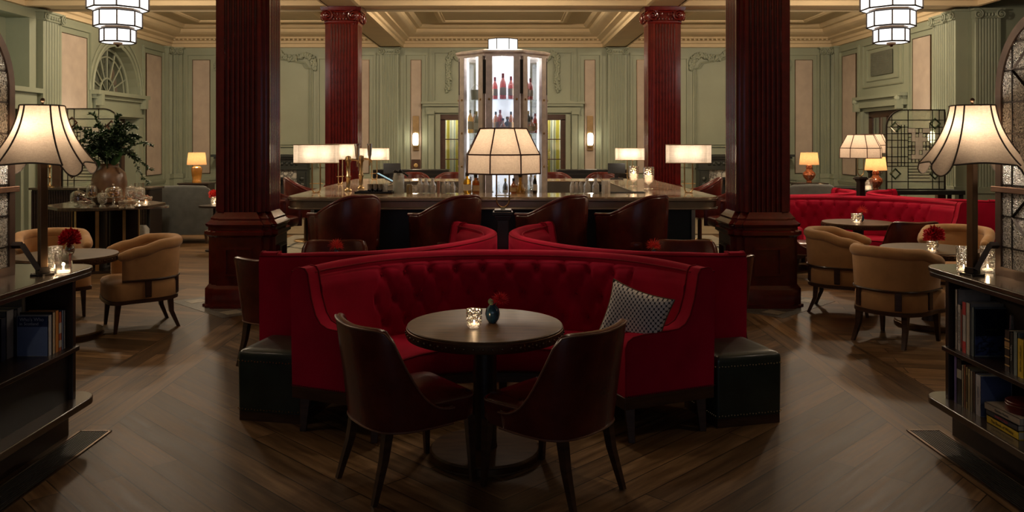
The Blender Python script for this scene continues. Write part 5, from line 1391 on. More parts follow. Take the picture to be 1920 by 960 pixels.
# bar stools
def bar_stool(loc, rz, label, group):
    r = thing('bar_stool', label, 'bar stool', loc, rz, group)
    path = [(.31 * math.cos(a) * (1.0), .30 * math.sin(a)) for a in [R(155) + R(230) * k / 40 for k in range(41)]]
    path = [(-.315, .26), (-.315, .2), (-.315, .13)] + path[1:-1] + [(.315, .13), (.315, .2), (.315, .26)]
    zt = lerp_tab([(0, 1.02), (.10, 1.026), (.45, 1.215), (.5, 1.215)])
    mb = MB(); pts, nn = shell(mb, path, lambda u: .66, zt, .055, lean=.05); bk = mb.build('backrest', M_leather, r, smooth=60)
    P = []
    for i, (p, n) in enumerate(zip(pts, nn)):
        z = zt(i / 40) - .004; o = .022 - .05 * (z - .66); P.append((p.x + n.x * o, p.y + n.y * o, z))
    MB().tube(P, .019, 8).build('padded_rim', M_leather_r, bk, smooth=60)
    b_ = rrect(-.27, .27, -.25, .26, .12, 5)
    MB().loft([[(x * s, y * s, z) for x, y in b_] for s, z in ((.95, .68), (1, .70), (1, .77), (.95, .79), (.6, .81), (.2, .812))]).build('seat', M_leather, r, smooth=60)
    MB().lathe([(.24, .0), (.245, .008), (.24, .02), (.05, .035), (.032, .05), (.03, .60), (.10, .64), (.20, .66), (.001, .665)], 28) .build('pedestal', M_bronze, r); pd = [c for c in kids(r) if c.name.startswith('pedestal')][0]
    mb = MB(); mb.tube([(.17 * math.cos(2 * PI * k / 24), .17 * math.sin(2 * PI * k / 24), .30) for k in range(24)], .011, 8, closed=True)
    for k in range(3): a = 2 * PI * k / 3; mb.tube([(0, 0, .30), (.17 * math.cos(a), .17 * math.sin(a), .30)], .009, 6)
    mb.build('foot_ring', M_brass, pd)
    return r
bs = bar_stool((X(652, 8.30), 8.30, 0), R(38), 'leftmost of the four burgundy leather bar stools at the front of the bar', 'leather bar stools along the front of the bar')
for px, nm, rz in ((842, 'second from left of the four front leather bar stools', 40), (1042, 'third from left of the four front leather bar stools', 40), (1192, 'rightmost of the four front leather bar stools', 40)):
    dup(bs, (X(px, 8.30), 8.30, 0), R(rz), nm)
for (x, y, rz, nm) in ((-2.88, 10.4, -95, 'bar stool at the left side of the bar, nearer one'), (-2.88, 12.1, -75, 'bar stool at the left side of the bar, farther one'),
                       (2.88, 10.4, 95, 'bar stool at the right side of the bar, nearer one'), (2.88, 12.1, 80, 'bar stool at the right side of the bar, farther one')):
    dup(bs, (x, y, 0), R(rz), nm, 'leather bar stools along the sides of the bar')
for px, nm in ((772, 'left of the small plaque'), (846, 'below the left glazed door'), (1041, 'below the right glazed door'), (1132, 'behind the right carafes')):
    dup(bs, (X(px, 13.75), 13.75, 0), R(180), f'red-backed bar stool on the far side of the bar, {nm}', 'leather bar stools on the far side of the bar')

# ================================================================== SMALL THINGS ON THE TABLES
def tea_light(name, label, loc, prof, mat, n=20, e=.5, group='glass candle holders'):
    r = thing(name, label, 'candle holder', loc, 0, group)
    MB().lathe(prof, n, cap=False).build('glass_cup', mat, r, smooth=30 if n < 14 else 60)
    rr = prof[1][0]
    MB().lathe([(.001, .012), (rr * .8, .012), (rr * .8, .022), (.001, .022)], 14).build('wax', M_wax, r)
    MB().lathe([(.001, .022), (.005, .028), (.004, .036), (.001, .044)], 8).build('flame', M_flame, r)
    bulb((0, 0, .05), e, r, (1, .68, .38), .008)
    return r
M_cutcup = glass('faceted_cup', (.9, .88, .85), .3, .08, 1.0, 70)
CUP = [(.001, .003), (.036, .003), (.040, .02), (.045, .102), (.041, .102), (.035, .014), (.001, .012)]
tl = tea_light('candle_cup', 'cut glass cup with lit candle on the front round table', (X(889, 4.50), 4.50, .735), CUP, M_cutcup, 10, .35)
def bud_vase(loc, label, vmat, fmat, kind='spiky', group=None):
    r = thing('bud_vase', label, 'vase', loc, 0, group)
    MB().lathe([(.001, 0), (.020, 0), (.036, .025), (.042, .05), (.036, .08), (.016, .105), (.015, .115), (.012, .115), (.014, .103), (.001, .09)], 20, cap=False).build('vase_body', vmat, r, smooth=60)
    return r
def flower(loc, label, fmat, R0=.05, n=60, spiky=True, stem=.06, lean=(0, 0), group='red table flowers'):
    r = thing('red_flower', label, 'flower', loc, 0, group)
    rnd = random.Random(int(loc[0] * 100) + 5)
    c = Vector((lean[0], lean[1], stem))
    mb = MB()
    for i in range(n):
        z = 1 - 1.5 * (i + .5) / n; a = i * 2.39996; q = math.sqrt(max(0, 1 - z * z)); d = Vector((q * math.cos(a), q * math.sin(a), z)) 
        L = R0 * rnd.uniform(.8, 1.12); 
        if spiky: mb.tube([c + d * R0 * .12, c + d * L * .6 + Vector((0, 0, .002)), c + d * L], [.0018, .0022, .0004], 4)
        else:
            t = d.orthogonal().normalized(); b_ = d.cross(t); w_ = R0 * .20
            mb.add([c + d * R0 * .25, c + d * L * .75 + t * w_, c + d * L + b_ * w_ * .3, c + d * L * .75 - t * w_, c + d * L * .7 + b_ * w_ * .5], [(0, 1, 4), (1, 2, 4), (2, 3, 4), (3, 0, 4)])
    mb.ball(c, R0 * .38, 8, 6); mb.build('petals', fmat, r, smooth=0, keep=True)
    MB().tube([(0, 0, -.03), tuple(c * .5), tuple(c)], .003, 6).build('stem', M_leaf, r)
    mb = MB()
    for a in (0.5, 2.5, 4.4): mb.ball((.016 * math.cos(a), .016 * math.sin(a), stem * .25), (.013, .008, .017), 6, 5)
    mb.build('sepal', plain('pale_green_leaf', (.22, .28, .14), .6), r)
    return r
M_bluevase = plain('blue_green_glaze', (0.018, 0.06, 0.10), 0.12, .6, 30, coat=.5)
bud_vase((X(923.5, 4.62), 4.62, .735), 'small round blue-green vase on the front table', M_bluevase, None)
flower((X(923.5, 4.62), 4.62, .85), 'spiky red flower in the blue vase on the front table', M_flower, .052, 110, True, .012, (.042, -.01))
M_smokevase = glass('smoke_vase', (.25, .2, .18), .2)
# flowers and holders on the hidden tables either side
bud_vase((-1.38, 6.85, .735), 'small vase on the table hidden by the left rear sofa', M_bluevase, None)
flower((-1.38, 6.85, .87), 'orange red flower showing over the left rear sofa', M_flower_o, .07, 90, True, .012, (.0, 0))
bud_vase((1.25, 6.85, .735), 'small vase on the table hidden by the right rear sofa', M_bluevase, None)
flower((1.25, 6.85, .87), 'scarlet flower showing over the right rear sofa', M_flower_o, .07, 90, True, .012, (0, 0))
dup(tl, (1.40, 6.72, .735), 0, 'cut glass candle cup on the table behind the right rear sofa')
# left tan table
bud_vase((X(131, 7.35), 7.35, .735), 'smoky bud vase on the left round table', M_smokevase, None)
flower((X(131, 7.35), 7.35, .86), 'full crimson flower on the left round table beside the lamp', M_flower, .10, 120, False, .02)
# right tan table
bud_vase((X(1751, 7.75), 7.75, .735), 'clear silver bud vase on the right round table', M_cut, None)
flower((X(1751, 7.75), 7.75, .85), 'full crimson flower on the right round table by the tan chairs', M_flower, .10, 120, False, .02)
dup(tl, (X(1748, 7.55), 7.55, .735), 0, 'lit glass candle cup before the crimson flower on the right table')
# far right table
dup(tl, (X(1606, 10.2), 10.2, .735), 0, 'lit glass candle cup on the far right sofa table').scale = (1.5, 1.5, 1.2)
bud_vase((X(1614, 10.4), 10.4, .735), 'small vase on the far right sofa table', M_bluevase, None)
flower((X(1616, 10.4), 10.4, .86), 'orange red flower on the far right sofa table', M_flower_o, .075, 80, True, .012)
# behind the left column
r = thing('side_table', 'small dark side table half hidden by the front left column', 'side table', (X(402, 13.2), 13.2, 0))
MB().lathe([(.001, .70), (.24, .70), (.24, .73), (.001, .73)], 28).build('tabletop', M_darkwood, r); MB().lathe([(.14, 0), (.14, .02), (.025, .04), (.02, .70), (.001, .7)], 20).build('column', M_iron, r)
dup(tl, (X(402, 13.2), 13.2, .73), 0, 'lit candle glass on the side table beside the left column').scale = (1.3, 1.3, 1.3)
bud_vase((X(403, 13.35), 13.35, .73), 'small vase behind the candle beside the left column', M_smokevase, None)
flower((X(402, 13.35), 13.35, .86), 'red flower on the side table beside the left column', M_flower_o, .10, 60, False, .02)

# ================================================================== BOOKCASES
M_case = wood('bookcase_wood', (0.016, 0.009, 0.006), (0.034, 0.020, 0.013), 0.35, (14, 2, 2), .25)
M_casetop = wood('bookcase_top', (0.050, 0.036, 0.024), (0.085, 0.062, 0.043), 0.22, (14, 2, 2), .4)
def bookcase(xa, sgn, y1, label, closed_low):
    """xa = aisle face x (top edge), body runs away from the aisle towards sgn; far end at y1"""
    r = thing('bookcase', label, 'bookcase', (xa, y1, 0)); y0 = 2.6 - y1; s = sgn; W_ = .62
    def plan(inset, far, rad=.13):
        xs = sorted((s * inset, s * (W_ - inset)))
        c = (0, 1, 1, 0)
        return rrect(xs[0], xs[1], y0, far, rad, 8, (0, 1, 1, 0))
    mb = MB(); mb.prism(plan(0, 0), .985, 1.012); mb.build('top', M_casetop, r, smooth=30, bevel=.006)
    mb = MB(); mb.prism(plan(.006, -.006), .955, .985); mb.build('top_moulding', M_case, r, smooth=30, bevel=.006)
    mb = MB(); mb.prism(plan(0, 0), .205, .247); mb.build('bottom_shelf', M_casetop, r, smooth=30, bevel=.006)
    mb = MB(); xs = sorted((s * .07, s * (W_ - .07))); mb.b2(xs[0], xs[1], y0, -.115, .522, .549); mb.build('shelf', M_case, r, smooth=0, bevel=.004)
    mb = MB(); xs = sorted((s * .085, s * (W_ - .085))); mb.b2(xs[0], xs[1], -.165, -.13, .247, .955); mb.build('end_panel', M_case, r, smooth=0, bevel=.003)
    mb = MB(); 
    for yy in (-.165 - .76, -.165 - 1.52):
        mb.b2(xs[0], xs[1], yy - .02, yy + .02, .247, .955)
    mb.build('divider', M_case, r, smooth=0)
    if not closed_low: c = s * W_ / 2; MB().b2(c - .01, c + .01, y0, -.13, .247, .955).build('back_board', M_case, r, smooth=0)
    if closed_low:
        mb = MB(); q = sorted((s * .11, s * .13)); mb.b2(q[0], q[1], y0, -.165, .247, .522); mb.build('low_panel', M_black, r, smooth=0)
    mb = MB(); xs = sorted((s * .17, s * (W_ - .17))); mb.b2(xs[0], xs[1], y0, -.05, 0, .205); mb.build('plinth', M_case, r, smooth=0)
    mb = MB(); xs = sorted((s * .02, s * .03)); 
    return r
bkl = bookcase(-2.42, -1, 4.98, 'left dark low bookcase with rounded end carrying the glass screen', True)
bkr = bookcase(2.51, 1, 4.98, 'right dark low bookcase with rounded end carrying the glass screen', False)

# floor grilles
def grille(x0, x1, y1, label):
    r = thing('floor_grille', label, 'floor vent', ((x0 + x1) / 2, y1, 0)); hw = (x1 - x0) / 2; L = y1 - 2.4
    mb = MB(); mb.b2(-hw, hw, -L, 0, .001, .002); mb.build('trough', M_black, r, smooth=0)
    mb = MB(); mb.b2(-hw, -hw + .014, -L, 0, .002, .007).b2(hw - .014, hw, -L, 0, .002, .007).b2(-hw, hw, -.012, 0, .002, .007); mb.build('frame', M_bronze, r, smooth=0)
    mb = MB(); n = 11
    for i in range(n):
        x = -hw + .02 + (2 * hw - .04) * (i + .5) / n; mb.b2(x - .0025, x + .0025, -L, -.012, .002, .006)
    mb.build('slats', M_iron, r, smooth=0); return r
grille(-2.555, -2.36, 4.99, 'black slatted floor vent beside the left bookcase')
grille(2.44, 2.645, 5.0, 'black slatted floor vent beside the right bookcase')

# ---- books: thickness runs along the row (y), spine faces the aisle
PAGES = plain('book_pages', (.50, .45, .36), .8)
def book(x_sp, y, z, th, h, dep, colr, label, sgn, group, cover=None, rot=0.0, name='book'):
    """spine plane at x_sp, nearest face at y, dep runs away from the aisle (sgn)"""
    r = thing(name, label, 'book', (x_sp, y, z), rot, group)
    cv = plain('cloth_%02d_%02d_%02d' % tuple(int(c * 99) for c in colr), colr, .5, .15, 12)
    mb = MB(); s = sgn
    a, b_ = sorted((0, s * dep)); mb.b2(a, b_, 0, .003, 0, h).b2(a, b_, th - .003, th, 0, h)
    q = sorted((0, s * .004)); mb.b2(q[0], q[1], 0, th, 0, h); mb.build('cover', cv, r, smooth=0)
    a, b_ = sorted((s * .004, s * (dep - .004))); mb = MB(); mb.b2(a, b_, .003, th - .003, .004, h - .004); mb.build('pages', PAGES, r, smooth=0)
    return r
def spine_band(r, th, z0, z1, colr, sgn, t=.0008):
    m = plain('band_%02d_%02d_%02d' % tuple(int(c * 99) for c in colr), colr, .5)
    q = sorted((0, -sgn * t)); MB().b2(q[0], q[1], .001, th - .001, z0, z1).build('spine_label', m, r, smooth=0)
def spine_text(r, s_, th, h, colr, sgn, size=None, up=True):
    m = plain('ink_%02d_%02d_%02d' % tuple(int(c * 99) for c in colr), colr, .5)
    size = size or th * .7
    return text(s_, size, m, r, (-sgn * .0016, th / 2, h / 2), (R(90), R(90) * (1 if sgn > 0 else 1), R(-90 * sgn)), 'spine_lettering', .0004)
MS = .549
# right bookcase, upper shelf, far to near. (thickness, height, depth, colour, description)
xs_ = 2.51 + .11
row = [(.024, .345, .24, (.46, .42, .38), 'tall pale book at the far end of the right upper shelf'),
       (.034, .262, .20, (.45, .42, .40), 'pale lettered book second from the end of the right upper shelf'),
       (.018, .265, .20, (.03, .025, .02), 'thin black book with reddish scrollwork on the right upper shelf'),
       (.036, .288, .21, (.42, .40, .38), 'white book with red bands on the right upper shelf'),
       (.040, .290, .22, (.40, .35, .29), 'thick cream book on the right upper shelf beside the red-banded one')]
y = 4.79; obs = []
for (th, h, dep, c, lb) in row:
    y -= th; obs.append((book(xs_, y, MS, th - .001, h, dep, c, lb, 1, 'books on the right upper shelf'), th, h)); 
spine_text(obs[0][0], 'TAYLOR  EDWARDS', .024, .345, (.25, .22, .2), 1); spine_text(obs[1][0], 'A NEW HISTORY', .034, .262, (.2, .2, .2), 1)
spine_band(obs[3][0], .035, .0, .065, (.5, .05, .05), 1); spine_band(obs[3][0], .035, .215, .288, (.5, .05, .05), 1)
spine_band(obs[2][0], .017, .02, .24, (.20, .05, .035), 1)
# large magazine standing behind, masthead showing
r = thing('magazine', 'large purple-grey fashion magazine with big masthead behind the books, right upper shelf', 'magazine', (xs_ + .235 - .21, 4.735, MS))
MB().b2(.0, .24, .0, .012, 0, .352).build('cover', plain('mauve_cover', (.10, .085, .11), .3), r, smooth=0)
text('VOGUE', .085, plain('ink_black', (.012, .01, .012), .5), r, (.122, -.001, .315), (R(90), 0, 0), 'masthead', .0004, sx=.80)
r.location.y = 4.775
# dark blue picture book
y -= .026; r = book(xs_ + .008, y, MS, .024, .272, .20, (.16, .19, .20), 'dark photographic book with blue water cover facing out, right upper shelf', 1, 'books on the right upper shelf')
def pic_mat():
    m, nt, b = _base('night_water_picture'); setp(b, rough=.25)
    v = coords(nt, scale=(3, 1, 5)); f = noise(nt, v, 3.5, 4)
    sp = nt.nodes.new('ShaderNodeSeparateXYZ'); t = nt.nodes.new('ShaderNodeTexCoord'); nt.links.new(t.outputs['Object'], sp.inputs[0])
    low = math_n(nt, 'LESS_THAN', sp.outputs[2], .115)
    a = ramp(nt, f, [(.45, (.035, .055, .16)), (.52, (.01, .012, .03)), (.6, (.05, .08, .2))])
    nt.links.new(mix(nt, low, (.006, .009, .022), a), b.inputs['Base Color']); return m
MB().b2(.006, .195, -.0012, 0, .006, .266).build('cover_picture', pic_mat(), r, smooth=0)
text('LANDSCAPE', .012, plain('ink_gold', (.10, .08, .06), .5), r, (.10, -.002, .15), (R(90), 0, 0), 'title', .0003)
r = book(xs_ + .225, 4.60, MS, .016, .275, .14, (.22, .22, .22), 'grey thin book behind the dark picture book, right upper shelf', 1, 'books on the right upper shelf')
# second group nearer
y = 4.335
row = [(.045, .215, .17, (.03, .015, .012), 'old dark book with gilt bands, nearer group of right upper shelf'),
       (.030, .212, .16, (.012, .012, .012), 'plain black book between banded and grey ones, right upper shelf'),
       (.034, .222, .17, (.20, .23, .22), 'grey-green book beside the yellow one, right upper shelf'),
       (.052, .195, .15, (.62, .42, .03), 'bright yellow book at the right edge of the right upper shelf'),
       (.030, .215, .16, (.03, .05, .12), 'navy book nearest the camera on the right upper shelf')]
obs = []
for (th, h, dep, c, lb) in row:
    y -= th; obs.append((book(xs_ + .01, y, MS, th - .001, h, dep, c, lb, 1, 'nearer books on the right upper shelf'), th, h))
for z0 in (.03, .075, .12, .165): spine_band(obs[0][0], .044, z0, z0 + .006, (.55, .35, .12), 1)
spine_band(obs[0][0], .044, .13, .155, (.35, .2, .08), 1, .001)
spine_text(obs[3][0], 'HISTORIC HOUSES', .052, .195, (.05, .04, .01), 1, .016)
spine_text(obs[1][0], 'Highland Walks', .030, .212, (.5, .45, .4), 1, .013)
r = thing('glass_stopper', 'small pale glass cone standing behind the nearer books, right upper shelf', 'ornament', (xs_ + .10, 4.42, MS))
MB().lathe([(.001, 0), (.03, 0), (.028, .02), (.012, .06), (.016, .10), (.008, .27), (.001, .275)], 14).build('cone', glass('cone_glass', (.6, .65, .7), .25, body=(.4, (.3, .33, .38))), r)
# right bookcase, lower shelf
LS = .247; y = 4.775
row = [(.030, .262, .19, (.12, .10, .28), 'purple-blue book at the far end of the right lower shelf'),
       (.050, .258, .19, (.015, .015, .02), 'thick black book with pale label, right lower shelf'),
       (.020, .235, .18, (.38, .34, .24), 'slim cream book right of the black one, right lower shelf'),
       (.022, .240, .18, (.25, .10, .05), 'rust red slim book on the right lower shelf'),
       (.020, .235, .18, (.36, .28, .12), 'olive gold book on the right lower shelf'),
       (.024, .230, .18, (.42, .34, .18), 'yellowish cream book, middle of the right lower shelf'),
       (.024, .225, .18, (.30, .26, .19), 'pale tan book, middle of the right lower shelf'),
       (.026, .225, .18, (.08, .045, .03), 'brown book left of the white one, right lower shelf'),
       (.052, .222, .17, (.46, .46, .50), 'thick white book with blue-grey cover, right lower shelf')]
for i, (th, h, dep, c, lb) in enumerate(row):
    y -= th; r = book(xs_ - .015, y, LS, th - .001, h, dep, c, lb, 1, 'books on the right lower shelf')
    if i == 1: spine_band(r, .048, .15, .20, (.35, .34, .28), 1)
    if i == 4: spine_band(r, .019, .04, .19, (.10, .07, .03), 1)
    if i == 8: spine_text(r, 'Scottish Art', .052, .222, (.3, .3, .35), 1, .02); MB().b2(.0, .165, -.0012, 0, .003, .219).build('cover_picture', plain('slate_blue', (.07, .10, .22), .4), r, smooth=0)
# lying stack
def flat_book(loc, size, colr, label, rz=0.0, spine=None, ink=(.05, .04, .02)):
    L, D, T = size
    r = thing('book', label, 'book', loc, rz, 'books lying in a stack on the right lower shelf')
    cv = plain('cloth_%02d_%02d_%02d' % tuple(int(c * 99) for c in colr), colr, .5, .15, 12)
    mb = MB(); mb.b2(0, D, -L, 0, 0, .003).b2(0, D, -L, 0, T - .003, T).b2(0, .004, -L, 0, 0, T); mb.build('cover', cv, r, smooth=0)
    MB().b2(.004, D - .004, -L + .004, -.004, .003, T - .003).build('pages', PAGES, r, smooth=0)
    if spine: text(spine, T * .55, plain('ink_%02d_%02d_%02d' % tuple(int(c * 99) for c in ink), ink, .5), r, (-.0015, -L / 2, T / 2), (R(90), 0, R(-90)), 'spine_lettering', .0004)
    return r
sy = 4.425
flat_book((xs_ - .03, sy, LS), (.27, .20, .042), (.60, .42, .03), 'yellow book at the bottom of the lying stack, right lower shelf', 0, 'The Book of Whisky', (.12, .08, .01))
flat_book((xs_ - .03, sy + .005, LS + .042), (.27, .20, .030), (.02, .02, .03), 'dark book in the middle of the lying stack, right lower shelf', 0, 'WINTER TALES', (.45, .06, .08))
flat_book((xs_ - .035, sy + .012, LS + .072), (.28, .21, .034), (.34, .29, .24), 'grey patterned book on top of the lying stack, right lower shelf', R(3), 'Garden Notes', (.1, .09, .08))
r = thing('leather_box', 'round red-brown leather box on the lying stack of books', 'box', (xs_ + .075, 4.27, LS + .106))
MB().lathe([(.001, 0), (.085, 0), (.088, .004), (.088, .052), (.084, .056), (.001, .056)], 36).build('box_body', M_leather_r, r); MB().lathe([(.0885, .038), (.090, .040), (.0885, .042)], 36, cap=False).build('lid_seam', M_leather_pipe, r)

# left bookcase, upper shelf
xl = -2.42 - .12; y = 4.80
row = [(.020, .222, .16, (.30, .31, .33), 'grey book at the far end of the left upper shelf'),
       (.022, .225, .16, (.16, .20, .32), 'blue-grey book second from the end, left upper shelf'),
       (.030, .222, .16, (.40, .10, .06), 'white and red striped book on the left upper shelf'),
       (.036, .236, .17, (.50, .20, .04), 'bright orange book on the left upper shelf'),
       (.030, .232, .17, (.45, .36, .24), 'cream book between the orange and the blue-covered one, left upper shelf'),
       (.008, .238, .18, (.05, .03, .02), 'thin black notebook behind the blue-covered book, left upper shelf'),
       (.036, .226, .175, (.40, .40, .42), 'blue-covered directory with white spine facing out, left upper shelf')]
obs = []
for (th, h, dep, c, lb) in row:
    y -= th; obs.append((book(xl, y, MS, th - .001, h, dep, c, lb, -1, 'books on the left upper shelf'), th, h))
spine_band(obs[2][0], .029, .10, .16, (.45, .44, .42), -1); spine_band(obs[2][0], .029, .02, .06, (.45, .44, .42), -1)
r = obs[-1][0]
MB().b2(-.172, -.003, -.0012, 0, .003, .165).build('cover_panel', plain('cover_pale_blue', (.20, .26, .44), .45), r, smooth=0)
MB().b2(-.172, -.003, -.0014, 0, .165, .223).build('title_panel', plain('cover_navy', (.02, .035, .11), .45), r, smooth=0)
MI = plain('ink_paleblue', (.62, .64, .70), .5)
text("Who's Who", .027, MI, r, (-.16, -.0016, .205), (R(90), 0, 0), 'title', .0003, 'LEFT')
text("in Scotland", .024, MI, r, (-.16, -.0016, .181), (R(90), 0, 0), 'title', .0003, 'LEFT')
# books of the middle group, set deeper
y = 4.695
row = [(.05, .262, .15, (.17, .17, .19), 'tall pale grey book left of the blue-covered directory'),
       (.030, .255, .15, (.10, .10, .12), 'dark grey book on the left upper shelf near the picture edge'),
       (.070, .265, .15, (.28, .28, .30), 'light grey book on the left upper shelf near the picture edge'),
       (.050, .235, .15, (.015, .02, .05), 'navy book at the left picture edge, left upper shelf')]
for i, (th, h, dep, c, lb) in enumerate(row):
    y -= th; book(xl - .19, y, MS, th - .001, h, dep, c, lb, -1, 'nearer books on the left upper shelf')
# far side row, seen over the tops
y = 4.80; rnd = random.Random(11)
cols = [(.35, .12, .05, 'rust'), (.30, .26, .22, 'beige'), (.03, .03, .03, 'black'), (.28, .27, .25, 'pale grey'), (.05, .06, .05, 'dark green'), (.25, .22, .20, 'taupe'), (.04, .03, .03, 'brown black'), (.20, .22, .26, 'slate')]
for i, c in enumerate(cols):
    th = rnd.uniform(.03, .045); y -= th
    if i == 2: y = 4.44
    if i == 0: h = .21
    else: h = rnd.uniform(.27, .34)
    book(-2.42 - .50, y, MS, th - .001, h, .17, c[:3], f'{c[3]} book in the back row of the left bookcase, seen over the front row', 1, 'books in the back row of the left bookcase')

# ================================================================== BELL SHADE LAMPS ON THE BOOKCASES
def bell_lamp(loc, rz, label, sgn):
    r = thing('bell_shade_lamp', label, 'lamp', loc, rz, 'bell shaded lamps on the bookcases')
    MB().b2(-.020, .020, -.020, .020, .03, .86).build('pole', M_bronze, r, smooth=0, bevel=.003)
    mb = MB(); mb.b2(-.045, .045, -.045, .045, 0, .012); mb.b2(-.028, .028, -.028, .028, .012, .045); mb.build('foot', M_iron, r, smooth=0, bevel=.002)
    mb = MB(); mb.tube([(0, 0, .86), (0, 0, .955)], .006, 8); mb.ball((0, 0, .965), (.013, .013, .013), 10, 8); mb.build('finial', M_bronze, r)
    # shade: 12 ribs, wide panels alternating with narrow ones that end in scallops
    z_top, z_bot = .935, .612
    angs = []; a = R(20)
    for k in range(4):
        angs += [a, a + R(66)]; a += R(90)
    n = 96
    def rad(t): return .114 + .050 * t + .118 * t ** 2.2
    def pt(u, v):
        th = 2 * PI * u; deg = math.degrees(th - R(20)) % 90
        narrow = deg > 66
        # straight chords between ribs
        if narrow: q = (deg - 66) / 24; a0, a1 = 66, 90
        else: q = deg / 66; a0, a1 = 0, 66
        half = R((a1 - a0) / 2); mid = R((a1 - a0) * (q - .5))
        ch = math.cos(half) / math.cos(mid)
        bl = .55 if not narrow else .35
        drop = 0.0
        if narrow: drop = .060 * math.sin(PI * q) ** .6
        else: drop = -.012 * math.sin(PI * q)
        t = v; base = rad(t)
        if not narrow: base *= 1 - .16 * t * t * math.sin(PI * q)
        z = z_top + (z_bot - z_top) * t - drop * t ** 6
        rr = base * (1 - bl + bl * ch)
        if narrow: rr += .012 * t ** 4
        return (rr * math.cos(th), rr * math.sin(th), z)
    mb = MB(); mb.grid(pt, 144, 26, cu=True); ls = mb.build('lamp_shade', M_shade, r, smooth=35)
    mb = MB()
    for k in range(4):
        for dg in (0, 66): 
            u = (20 + 90 * k + dg) / 360; mb.tube([tuple(Vector(pt(u, v / 20)) * 1.0 + Vector((math.cos(2 * PI * u), math.sin(2 * PI * u), 0)) * .002) for v in range(21)], .0045, 6)
    mb.tube([pt(i / 144, 0) for i in range(144)], .0045, 6, closed=True); mb.tube([pt(i / 144, 1) for i in range(144)], .0045, 6, closed=True)
    mb.build('shade_trim', plain('taupe_trim', (.10, .075, .055), .8), ls)
    for a in (0, 2.1, 4.2): pass
    mb = MB()
    for a in (0, 2 * PI / 3, 4 * PI / 3): mb.tube([(0, 0, .93), (.118 * math.cos(a), .118 * math.sin(a), .932)], .003, 5)
    mb.build('spider', M_bronze, r)
    bulb((0.05, 0, .80), SHADE_W * .5, r); bulb((-.05, 0, .80), SHADE_W * .5, r)
    # bracket arm to the screen
    return r
TOPZ = 1.012
bell_lamp((X(80, 4.56), 4.56, TOPZ), R(51), 'lamp with flared bell shade on the left bookcase', -1)
bell_lamp((X(1823, 4.56), 4.56, TOPZ), R(22), 'lamp with flared bell shade on the right bookcase', 1)

# ================================================================== LEADED GLASS SCREENS
M_hammer = glass('hammered_glass', (.62, .60, .56), .30, .10, 1.0, 130, body=(.40, (.85, .80, .72)), sparkle=150)
M_hammer_far = glass('pale_textured_glass', (.84, .88, .78), .12, .15, .8, 60, body=(.34, (.66, .70, .56)), sparkle=0)
M_tile = glass('milky_tile_glass', (.85, .80, .72), .12, .2, .5, 40, body=(.85, (.95, .9, .8)))
M_diam = plain('green_bevel_glass', (.025, .04, .022), .12, .3, 20)
def corner_poly(w_, h, r0, r1):
    """outline with rounded top corners of radius r0 (x=0) and r1 (x=w)"""
    P = [(0, 0), (w_, 0)]
    if r1: P += [(w_ - r1 + r1 * math.cos(a), h - r1 + r1 * math.sin(a)) for a in [PI / 2 * k / 12 for k in range(13)]]
    else: P.append((w_, h))
    if r0: P += [(r0 + r0 * math.cos(a), h - r0 + r0 * math.sin(a)) for a in [PI / 2 + PI / 2 * k / 12 for k in range(13)]]
    else: P.append((0, h))
    return P
def screen(loc, rz, label, w_, h, r0, r1, gmat, fmat, ft=.035, group=None, tiles=True, fd=.035):
    r = thing('leaded_glass_screen', label, 'glass screen', loc, rz, group)
    P = corner_poly(w_, h, r0, r1); I = corner_poly(w_ - 2 * ft, h - 2 * ft, max(0, r0 - ft), max(0, r1 - ft)); I = [(x + ft, z + ft) for x, z in I]
    MB(Matrix.Translation((0, -fd / 2, 0))).poly_holes(P, [I], fd).build('frame', fmat, r, smooth=30)
    MB(Matrix.Translation((0, -.003, 0))).poly_holes(I, [], .006).build('glass', gmat, r, smooth=0)
    def top_at(x):
        if r0 and x < r0: return h - r0 + math.sqrt(max(0, r0 ** 2 - (r0 - x) ** 2)) - ft
        if r1 and x > w_ - r1: return h - r1 + math.sqrt(max(0, r1 ** 2 - (x - w_ + r1) ** 2)) - ft
        return h - ft
    def left_at(z):
        return r0 - math.sqrt(max(0, r0 ** 2 - (z - h + r0) ** 2)) + ft if (r0 and z > h - r0) else ft
    def right_at(z):
        return w_ - r1 + math.sqrt(max(0, r1 ** 2 - (z - h + r1) ** 2)) - ft if (r1 and z > h - r1) else w_ - ft
    mb = MB(); t = .0060 if w_ < 1.2 else .0045
    def vb(x, z0=ft, z1=None):
        z1 = top_at(x) if z1 is None else min(z1, top_at(x)); mb.b2(x - t, x + t, -.007, .007, z0, z1)
    def hb(z, x0=None, x1=None):
        x0 = left_at(z) if x0 is None else max(x0, left_at(z)); x1 = right_at(z) if x1 is None else min(x1, right_at(z)); mb.b2(x0, x1, -.007, .007, z - t, z + t)
    return r, mb, vb, hb, top_at
def diamond(mb, cx, cz, rx, rz_, t=.011, y=.0):
    q = [(cx - rx, cz), (cx, cz + rz_), (cx + rx, cz), (cx, cz - rz_)]
    mb.tube([(x, y, z) for x, z in q], t, 4, closed=True)
